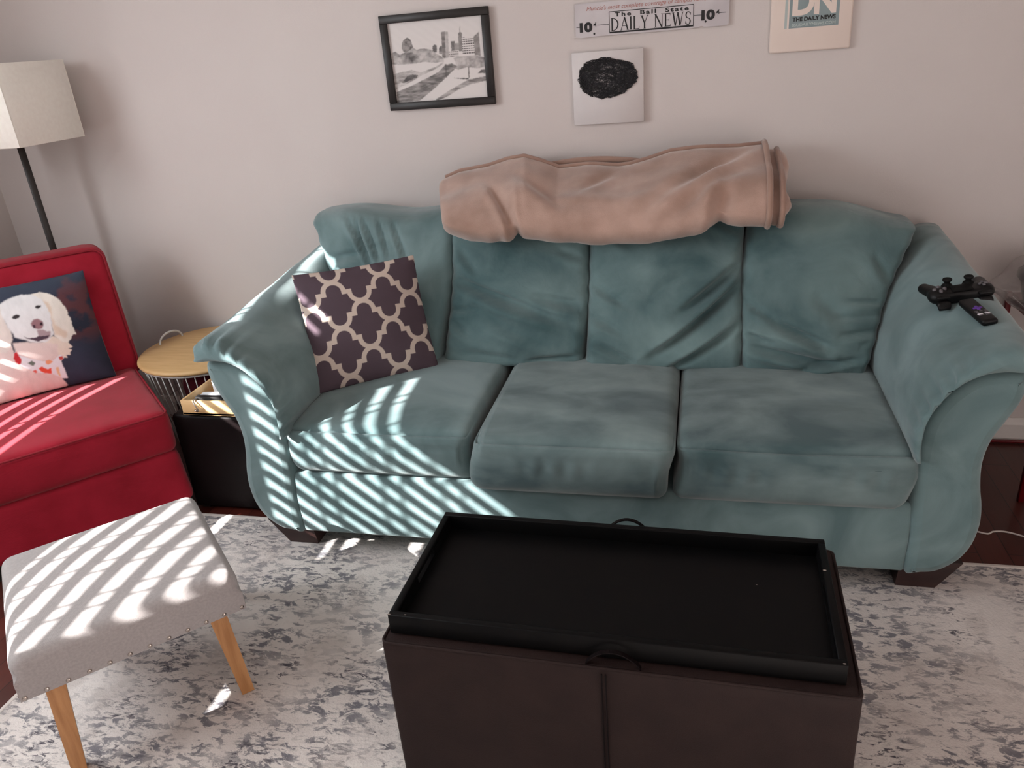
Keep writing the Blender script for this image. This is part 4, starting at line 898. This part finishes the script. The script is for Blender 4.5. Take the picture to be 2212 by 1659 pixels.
mb.col = C.reshape(-1, 3); frel(mb, pf).build('drawing', M['pic'], pf, recalc=False)
frel(MB().box((a, YB - 0.009, c), (b, YB - 0.004, d)), pf).build('backing_board', M['grey'], pf)

# tin newspaper sign
sg = thing('newspaper_sign', 'white tin newspaper sign with black lettering hung above the square canvas', 'sign', (-0.172, YB, 1.527))
sx0, sx1, sz0, sz1 = -0.428, 0.086, 1.527, 1.633
bot = [(sx0, sz0 + 0.003), (sx0 + 0.02, sz0 - 0.001), (-0.33, sz0 + 0.001), (-0.2, sz0), (-0.05, sz0 + 0.001), (-0.012, sz0 + 0.002), (-0.008, sz0 + 0.005), (0.0, sz0 + 0.0045), (0.006, sz0 + 0.001), (0.07, sz0 + 0.001), (sx1 - 0.002, sz0 + 0.004)]
poly = bot + [(sx1, sz1), (sx0, sz1)]
frel(MB().prism(poly, 0.006, 0.010, lambda x, y, z: on_wall(x, y, z)), sg).build('sign_plate', M['signm'], sg)
frel(MB().box((sx0 + 0.05, YB - 0.006, sz0 + 0.03), (sx1 - 0.05, YB - 0.0005, sz1 - 0.03)), sg).build('spacer', M['trim'], sg)
SD = 0.0103
def to_s(x, y, hh): return on_wall(x, y, SD + hh)
def line(mb, x0, z0, x1, z1, wd, dpt=SD + 0.0005):
    d = Vector((x1 - x0, z1 - z0)); d.normalize(); q = Vector((-d.y, d.x)) * wd / 2
    mb.add([on_wall(x0 + q.x, z0 + q.y, dpt), on_wall(x1 + q.x, z1 + q.y, dpt), on_wall(x1 - q.x, z1 - q.y, dpt), on_wall(x0 - q.x, z0 - q.y, dpt)], [[0, 1, 2, 3]], False)
mb = MB()
for q in ((-0.311, 1.537, -0.030, 1.537), (-0.311, 1.600, -0.030, 1.600), (-0.311, 1.537, -0.311, 1.600), (-0.030, 1.537, -0.030, 1.600)): line(mb, *q, 0.0022)
line(mb, -0.311, 1.5345, -0.030, 1.5345, 0.003); line(mb, -0.425, 1.560, -0.413, 1.560, 0.0016); line(mb, -0.352, 1.562, -0.311, 1.562, 0.0016); line(mb, -0.030, 1.566, -0.004, 1.566, 0.0016); line(mb, 0.044, 1.568, 0.075, 1.568, 0.0016)
frel(mb, sg).build('ruled_box', M['ink'], sg)
mb = MB(); text_mb('The  Ball  State', 0.0175, spacing=1.32, bold=0.0006, mb=mb, at=(-0.292, 1.5845), width=0.246, to3=to_s)
frel(mb, sg).build('small_lettering', M['ink'], sg)
# roman capitals drawn as strokes with serifs
def roman(word, x, z, h, mb, gap, word_gap):
    T, t, sf = 0.125, 0.058, 0.085
    def R(x0, y0, x1, y1): return [(x0, y0), (x1, y0), (x1, y1), (x0, y1)]
    def st(xa, ya, xb, yb, w): return [(xa - w / 2, ya), (xa + w / 2, ya), (xb + w / 2, yb), (xb - w / 2, yb)]
    def ser(cx, y, w=0.22): return R(cx - w / 2, y - (0.03 if y > 0.5 else 0), cx + w / 2, y + (0 if y > 0.5 else 0.03))
    def arc(cx, cy, rx, ry, a0, a1, w0, w1, n=14):
        o = []; i = []
        for k in range(n + 1):
            q = k / n; a = math.radians(a0 + (a1 - a0) * q); ww = w0 + (w1 - w0) * math.sin(q * math.pi)
            o.append((cx + rx * math.cos(a), cy + ry * math.sin(a))); i.append((cx + (rx - ww) * math.cos(a), cy + (ry - w0) * math.sin(a)))
        return [[o[k], o[k + 1], i[k + 1], i[k]] for k in range(n)]
    G = {'D': (0.78, [st(0.13, 0, 0.13, 1, T), ser(0.12, 0), ser(0.12, 1)] + arc(0.13, 0.5, 0.58, 0.5, -90, 90, t, T)),
         'A': (0.80, [st(0.10, 0, 0.42, 1, t), st(0.70, 0, 0.41, 1, T), R(0.2, 0.32, 0.6, 0.36), ser(0.10, 0), ser(0.70, 0)]),
         'I': (0.28, [st(0.13, 0, 0.13, 1, T), ser(0.13, 0), ser(0.13, 1)]),
         'L': (0.62, [st(0.13, 0, 0.13, 1, T), ser(0.13, 0), ser(0.13, 1), R(0.13, 0, 0.56, t), [(0.5, 0), (0.56, 0), (0.58, 0.2), (0.55, 0.2)]]),
         'Y': (0.74, [st(0.37, 0, 0.37, 0.45, T), st(0.37, 0.42, 0.12, 1, T), st(0.38, 0.42, 0.64, 1, t), ser(0.37, 0), ser(0.12, 1), ser(0.64, 1, 0.18)]),
         'N': (0.84, [st(0.12, 0, 0.12, 1, t), st(0.70, 0, 0.70, 1, t), st(0.68, 0, 0.14, 1, T), ser(0.12, 0), ser(0.10, 1, 0.18), ser(0.70, 1)]),
         'E': (0.64, [st(0.13, 0, 0.13, 1, T), ser(0.12, 0), ser(0.12, 1), R(0.13, 0, 0.55, t), R(0.13, 1 - t, 0.53, 1), R(0.13, 0.48, 0.42, 0.52), R(0.4, 0.42, 0.43, 0.58), R(0.53, 0, 0.56, 0.18), R(0.51, 0.82, 0.54, 1)]),
         'W': (1.06, [st(0.30, 0, 0.10, 1, T), st(0.31, 0, 0.50, 1, t), st(0.70, 0, 0.50, 1, T), st(0.72, 0, 0.92, 1, t), ser(0.10, 1), ser(0.50, 1), ser(0.92, 1, 0.18)]),
         'S': (0.60, arc(0.29, 0.745, 0.23, 0.255, 20, 270, t, T * 0.9) + arc(0.29, 0.255, 0.23, 0.275, 90, -160, t, T * 0.9) + [R(0.48, 0.72, 0.51, 0.92), R(0.06, 0.06, 0.09, 0.28)])}
    for ch in word:
        if ch == ' ': x += word_gap; continue
        adv, polys = G[ch]
        for k, p in enumerate(polys): mb.add([to_s(x + a * h * 0.93, z + b * h, 0.0004 + 0.00001 * k) for a, b in p], [list(range(len(p)))], False)
        x += adv * h * 0.93 + gap
    return x
mb = MB(); xe = roman('DAILY NEWS', 0, 0, 0.041, mb, 0.0012, 0.016); mb = MB(); k = 0.272 / xe
x_ = roman('DAILY NEWS', 0, 0, 0.041, mb, 0.0012, 0.016); mb.v = [(-0.3065 + x * k, y, z + 1.5395) for x, y, z in mb.v]
frel(mb, sg).build('headline_lettering', M['ink'], sg)
for xx, zz in ((-0.4135, 1.545), (-0.0045, 1.551)):
    mb = MB(); text_mb('10', 0.039, spacing=0.95, bold=0.0022, mb=mb, at=(xx, zz), width=0.044, to3=to_s); text_mb('¢', 0.021, bold=0.0009, mb=mb, at=(xx + 0.048, zz + 0.013), to3=to_s)
    mb.add([to_s(xx + (0.050 if xx < -0.2 else 0.014) + 0.0035 * math.cos(a), zz - (0.009 if xx < -0.2 else 0.006) + 0.0035 * math.sin(a), 0.0006) for a in np.linspace(0, 6.0, 12)], [list(range(12))], False)
    frel(mb, sg).build('price_lettering', M['ink'], sg)
mb = MB(); text_mb("Muncie's most complete coverage of campus news", 0.0185, shear=0.32, mb=mb, at=(-0.388, 1.609), width=0.40, to3=to_s); frel(mb, sg).build('red_lettering', M['redink'], sg)

# square canvas with plain black string tangle
cv = thing('string_art_canvas', 'small square white canvas with a tangled patch of black string below the sign', 'string art', (-0.3205, YB, 1.238))
cx0, cx1, cz0, cz1 = -0.445, -0.196, 1.238, 1.480
frel(MB().box((cx0, YB - 0.020, cz0), (cx1, YB - 0.0005, cz1), 0.002, 1), cv).build('canvas_panel', M['canvas'], cv)
mb = MB(); rr = random.Random(4); ec = (-0.322, 1.392); ea, eb = 0.104, 0.066; rim = []
for k in range(64):
    a = 2 * math.pi * k / 64; q = 1 + 0.05 * math.sin(3 * a + 1) + 0.05 * rr.uniform(-1, 1); rim.append((ec[0] + ea * math.cos(a) * q, ec[1] + eb * math.sin(a) * q))
def thread(p, q, dd): mb.tube([on_wall(p[0], p[1], dd), on_wall(q[0], q[1], dd)], 0.00075, 3, cap=False)
for k in range(64): thread(rim[k], rim[(k + 1) % 64], 0.0235)
for _ in range(330):
    i = rr.randrange(64); j = (i + rr.randrange(6, 58)) % 64
    a, b = rim[i], rim[j]
    thread(a, b, 0.0215 + rr.random() * 0.004)
frel(mb, cv).build('string_tangle', M['string'], cv)
nd = None
for k in range(0, 64, 2):
    if nd is None: m0 = MB().lathe([(0, 0.007), (0.0014, 0.007), (0.0014, 0.0065), (0.0006, 0.006), (0.0006, -0.002)], 6); m0.xf(Matrix.Rotation(math.pi / 2, 4, 'X')); nd = m0.build('pin', M['nail'], cv); o = nd
    else: o = nd.copy(); COL.objects.link(o); o.parent = cv
    o.location = Vector((rim[k][0], YB - 0.0205, rim[k][1])) - cv.location

# pale newspaper print board
pr = thing('newspaper_print', 'pale board with a slate blue newspaper masthead, right of the tin sign', 'print', (0.343, YB, 1.43))
px0, px1, pz0 = 0.217, 0.469, 1.430
frel(MB().box((px0, YB - 0.016, pz0), (px1, YB - 0.0005, 1.80), 0.006, 2), pr).build('board', M['print'], pr)
PD = 0.0163
def to_p(x, y, hh): return on_wall(x, y, PD + hh)
def flat(mb, x0, z0, x1, z1, hh): mb.add([to_p(x0, z0, hh), to_p(x1, z0, hh), to_p(x1, z1, hh), to_p(x0, z1, hh)], [[0, 1, 2, 3]], False); return mb
frel(flat(MB(), 0.2745, 1.502, 0.427, 1.68, 0.0002), pr).build('blue_panel', M['slate'], pr)
frel(flat(MB(), 0.2605, 1.502, 0.2685, 1.68, 0.0002), pr).build('side_bar', M['slate2'], pr)
mb = MB(); text_mb('DN', 0.105, bold=0.004, spacing=0.9, mb=mb, at=(0.283, 1.5425), width=0.134, to3=lambda x, y, z: to_p(x, y, 0.0006)); frel(mb, pr).build('initials_lettering', M['print'], pr)
mb = MB(); text_mb('THE DAILY NEWS', 0.0165, bold=0.0007, mb=mb, at=(0.285, 1.5225), width=0.132, to3=lambda x, y, z: to_p(x, y, 0.0006)); frel(mb, pr).build('name_lettering', M['ink'], pr)
mb = MB(); text_mb('BSUDAILYNEWS.COM', 0.0125, bold=0.0003, mb=mb, at=(0.284, 1.507), width=0.134, to3=lambda x, y, z: to_p(x, y, 0.0006)); frel(mb, pr).build('address_lettering', M['slate2'], pr)

# ================================================================ game controller on the sofa arm
def remeshed(o, vox, it=8):
    r = o.modifiers.new('remesh', 'REMESH'); r.mode = 'VOXEL'; r.voxel_size = vox; r.use_smooth_shade = True
    s = o.modifiers.new('smooth', 'SMOOTH'); s.factor = 0.5; s.iterations = it; return o
def ell(mb, c, r, R=None, n=14):
    V = []; F = []
    for i in range(n + 1):
        for j in range(2 * n):
            a = math.pi * i / n; b = math.pi * j / n
            p = Vector((r[0] * math.sin(a) * math.cos(b), r[1] * math.sin(a) * math.sin(b), r[2] * math.cos(a)))
            if R: p = R @ p
            V.append(p + Vector(c))
    for i in range(n):
        for j in range(2 * n): F.append([i * 2 * n + j, i * 2 * n + (j + 1) % (2 * n), (i + 1) * 2 * n + (j + 1) % (2 * n), (i + 1) * 2 * n + j])
    mb.add(V, F); return mb
CT = Vector((0.703, 2.262, 0.792))
ctl = thing('game_controller', 'black game controller with two thumbsticks on the right sofa arm', 'game controller', CT, math.radians(4))
TL = Matrix.Rotation(math.radians(-7), 4, 'Y') @ Matrix.Rotation(math.radians(7), 4, 'X')
# controller frame: -y is the trigger side facing the room, +y the grips
mb = MB(); mb.box((-0.060, -0.034, 0.004), (0.060, 0.022, 0.041), 0.010, 3)
for sx in (-1, 1):
    ell(mb, (sx * 0.056, -0.008, 0.024), (0.028, 0.030, 0.022))
    for k in range(6): q = k / 5; ell(mb, (sx * (0.056 + 0.014 * q), 0.0 + 0.062 * q, 0.026 - 0.010 * q), (0.024 - 0.006 * q, 0.02, 0.019 - 0.005 * q), n=10)
mb.xf(TL); remeshed(mb.build('body', M['plastic'], ctl), 0.0035)
mb = MB().box((-0.026, -0.030, 0.0405), (0.026, 0.006, 0.0435), 0.0015, 1).xf(TL); mb.build('touchpad', M['rubber'], ctl)
mb = MB().box((-0.022, -0.0335, 0.018), (0.022, -0.030, 0.026), 0.001, 1).xf(TL); mb.build('light_bar', M['rubber'], ctl)
for sx in (-1, 1):
    mb = MB().lathe([(0.0155, 0.0), (0.013, 0.006), (0.008, 0.009), (0.007, 0.016), (0.0115, 0.018), (0.0125, 0.021), (0.0115, 0.0235), (0.009, 0.0225), (0, 0.0215)], 24, (sx * 0.027, 0.018, 0.036)); mb.xf(TL); mb.build('thumbstick', M['rubber'], ctl)
    P, U, F = soft_box((0.034, 0.026, 0.015), 0.006, (4, 4, 3), 3, (0, 0.003, 0.002)); P[:, 2] -= 0.008 * np.clip(-U[:, 1], 0, 1) ** 2; P += np.array((sx * 0.052, -0.040, 0.014)); mb = MB().add(P, F).xf(TL); mb.build('trigger', M['plastic'], ctl)
    P, U, F = soft_box((0.034, 0.012, 0.009), 0.004, (4, 2, 2), 3); P += np.array((sx * 0.052, -0.036, 0.031)); mb = MB().add(P, F).xf(TL); mb.build('bumper', M['greykey'] if False else M['plastic'], ctl)
for k in range(4):
    a = k * math.pi / 2
    mb = MB().lathe([(0, 0.0035), (0.0045, 0.0032), (0.005, 0.0), (0.005, -0.004)], 16, (-0.054 + 0.0125 * math.cos(a), -0.008 + 0.0125 * math.sin(a), 0.0445)).xf(TL); mb.build('face_button', M['greykey'], ctl)
    mb = MB().box((-0.0035, 0.0035, 0), (0.0035, 0.0115, 0.0045), 0.001, 1).xf(TL @ Matrix.Translation((0.054, -0.008, 0.0432)) @ Matrix.Rotation(a, 4, 'Z')); mb.build('direction_key', M['greykey'], ctl)

# remote tucked under it
RM = Vector((0.716, 2.112, 0.792))
rem = thing('remote_control', 'small black remote with purple direction pad beside the game controller', 'remote', RM, math.radians(10))
TL = Matrix.Rotation(math.radians(-8), 4, 'Y') @ Matrix.Rotation(math.radians(6), 4, 'X')
P, U, F = soft_box((0.039, 0.135, 0.018), 0.0075, (6, 14, 3), 4, (0.001, 0.0, 0.001)); P += np.array((0, 0.02, 0.009)); mb = MB().add(P, F).xf(TL); mb.build('case', M['plastic'], rem)
zt = 0.0186
mb = MB()
for a, b in ((0.0115, 0.0042), (0.0042, 0.0115)): mb.box((-a, 0.024 - b, zt - 0.002), (a, 0.024 + b, zt + 0.0014), 0.0012, 1)
mb.xf(TL); mb.build('direction_pad', M['purple'], rem)
for (x, y, w_, h_, m_) in ((-0.011, 0.006, 0.004, 0.002, 'greykey'), (0, 0.006, 0.004, 0.002, 'greykey'), (0.011, 0.006, 0.004, 0.002, 'greykey'), (-0.011, -0.001, 0.004, 0.002, 'greykey'), (0.011, -0.001, 0.004, 0.002, 'greykey'),
                           (-0.0085, -0.010, 0.0065, 0.0024, 'whitekey'), (0.0085, -0.010, 0.0065, 0.0024, 'whitekey'), (-0.0085, -0.0165, 0.0065, 0.0018, 'greykey'), (0.0085, -0.0165, 0.0065, 0.0018, 'greykey')):
    mb = MB().box((x - w_, y - h_, zt - 0.002), (x + w_, y + h_, zt + 0.001), 0.0006, 1).xf(TL); mb.build('key', M[m_], rem)

# ================================================================ right of the sofa
ST = (1.27, 2.715, 0.0)
st = thing('stand', 'red painted metal stand beside the right end of the sofa', 'stand', ST)
for sx in (-1, 1):
    for sy in (-1, 1): MB().box((sx * 0.205 - 0.009, sy * 0.205 - 0.009, 0), (sx * 0.205 + 0.009, sy * 0.205 + 0.009, 0.60), 0.002, 1).build('post', M['redpaint'], st)
for sy in (-1, 1): MB().box((-0.196, sy * 0.205 - 0.006, 0.004), (0.196, sy * 0.205 + 0.006, 0.014), 0.002, 1).build('rail', M['redpaint'], st)
for sx in (-1, 1): MB().box((sx * 0.205 - 0.006, -0.196, 0.57), (sx * 0.205 + 0.006, 0.196, 0.588), 0.002, 1).build('rail', M['redpaint'], st)
MB().box((-0.2, -0.2, 0.588), (0.2, 0.2, 0.600), 0.002, 1).build('top_shelf', M['redpaint'], st)
P, U, F = soft_box((0.40, 0.34, 0.15), 0.06, (26, 22, 10), 5, (0.02, 0.02, 0.01))
K = wob(P, 11, 34) + 0.7 * wob(P, 12, 70); P += 0.013 * K[:, None] * U; P[:, 0] -= 0.05 * np.exp(-((U[:, 2] + 0.2) / 0.4) ** 2) * (U[:, 0] < -0.7); P[:, 2] = np.maximum(P[:, 2], -0.0745)
P += np.array((0.0, 0.0, 0.0755)); BG = (1.225, 2.72, 0.601)
o = MB().add(P, F).build('plastic_bag', M['bag'], loc=BG); tag(o, 'crumpled clear plastic bag on top of the red stand', 'bag')
mb = MB().lathe([(0, 0), (0.044, 0.0), (0.050, 0.02), (0.062, 0.07), (0.076, 0.088), (0.075, 0.106), (0.060, 0.122), (0.026, 0.131), (0, 0.132)], 28)
o = mb.build('black_container', M['plastic'], loc=(1.112, 2.80, 0.6025)); tag(o, 'rounded black container poking out of the clear plastic bag', 'container')
# white cable on the floor
pts = [(0.70, 2.42, 0.004), (0.80, 2.36, 0.004), (0.895, 2.302, 0.004), (0.925, 2.314, 0.004), (0.955, 2.318, 0.004), (0.985, 2.308, 0.004), (1.01, 2.294, 0.004), (1.10, 2.24, 0.004), (1.25, 2.20, 0.004), (1.40, 2.22, 0.004)]
mb = MB().tube([tuple(p) for p in catmull(pts, 5, False)], 0.0028, 8); o = shifted(mb, (0.95, 2.31, 0)).build('cable', M['cable'], loc=(0.95, 2.31, 0)); tag(o, 'thin white cable on the dark floor right of the sofa', 'cable')
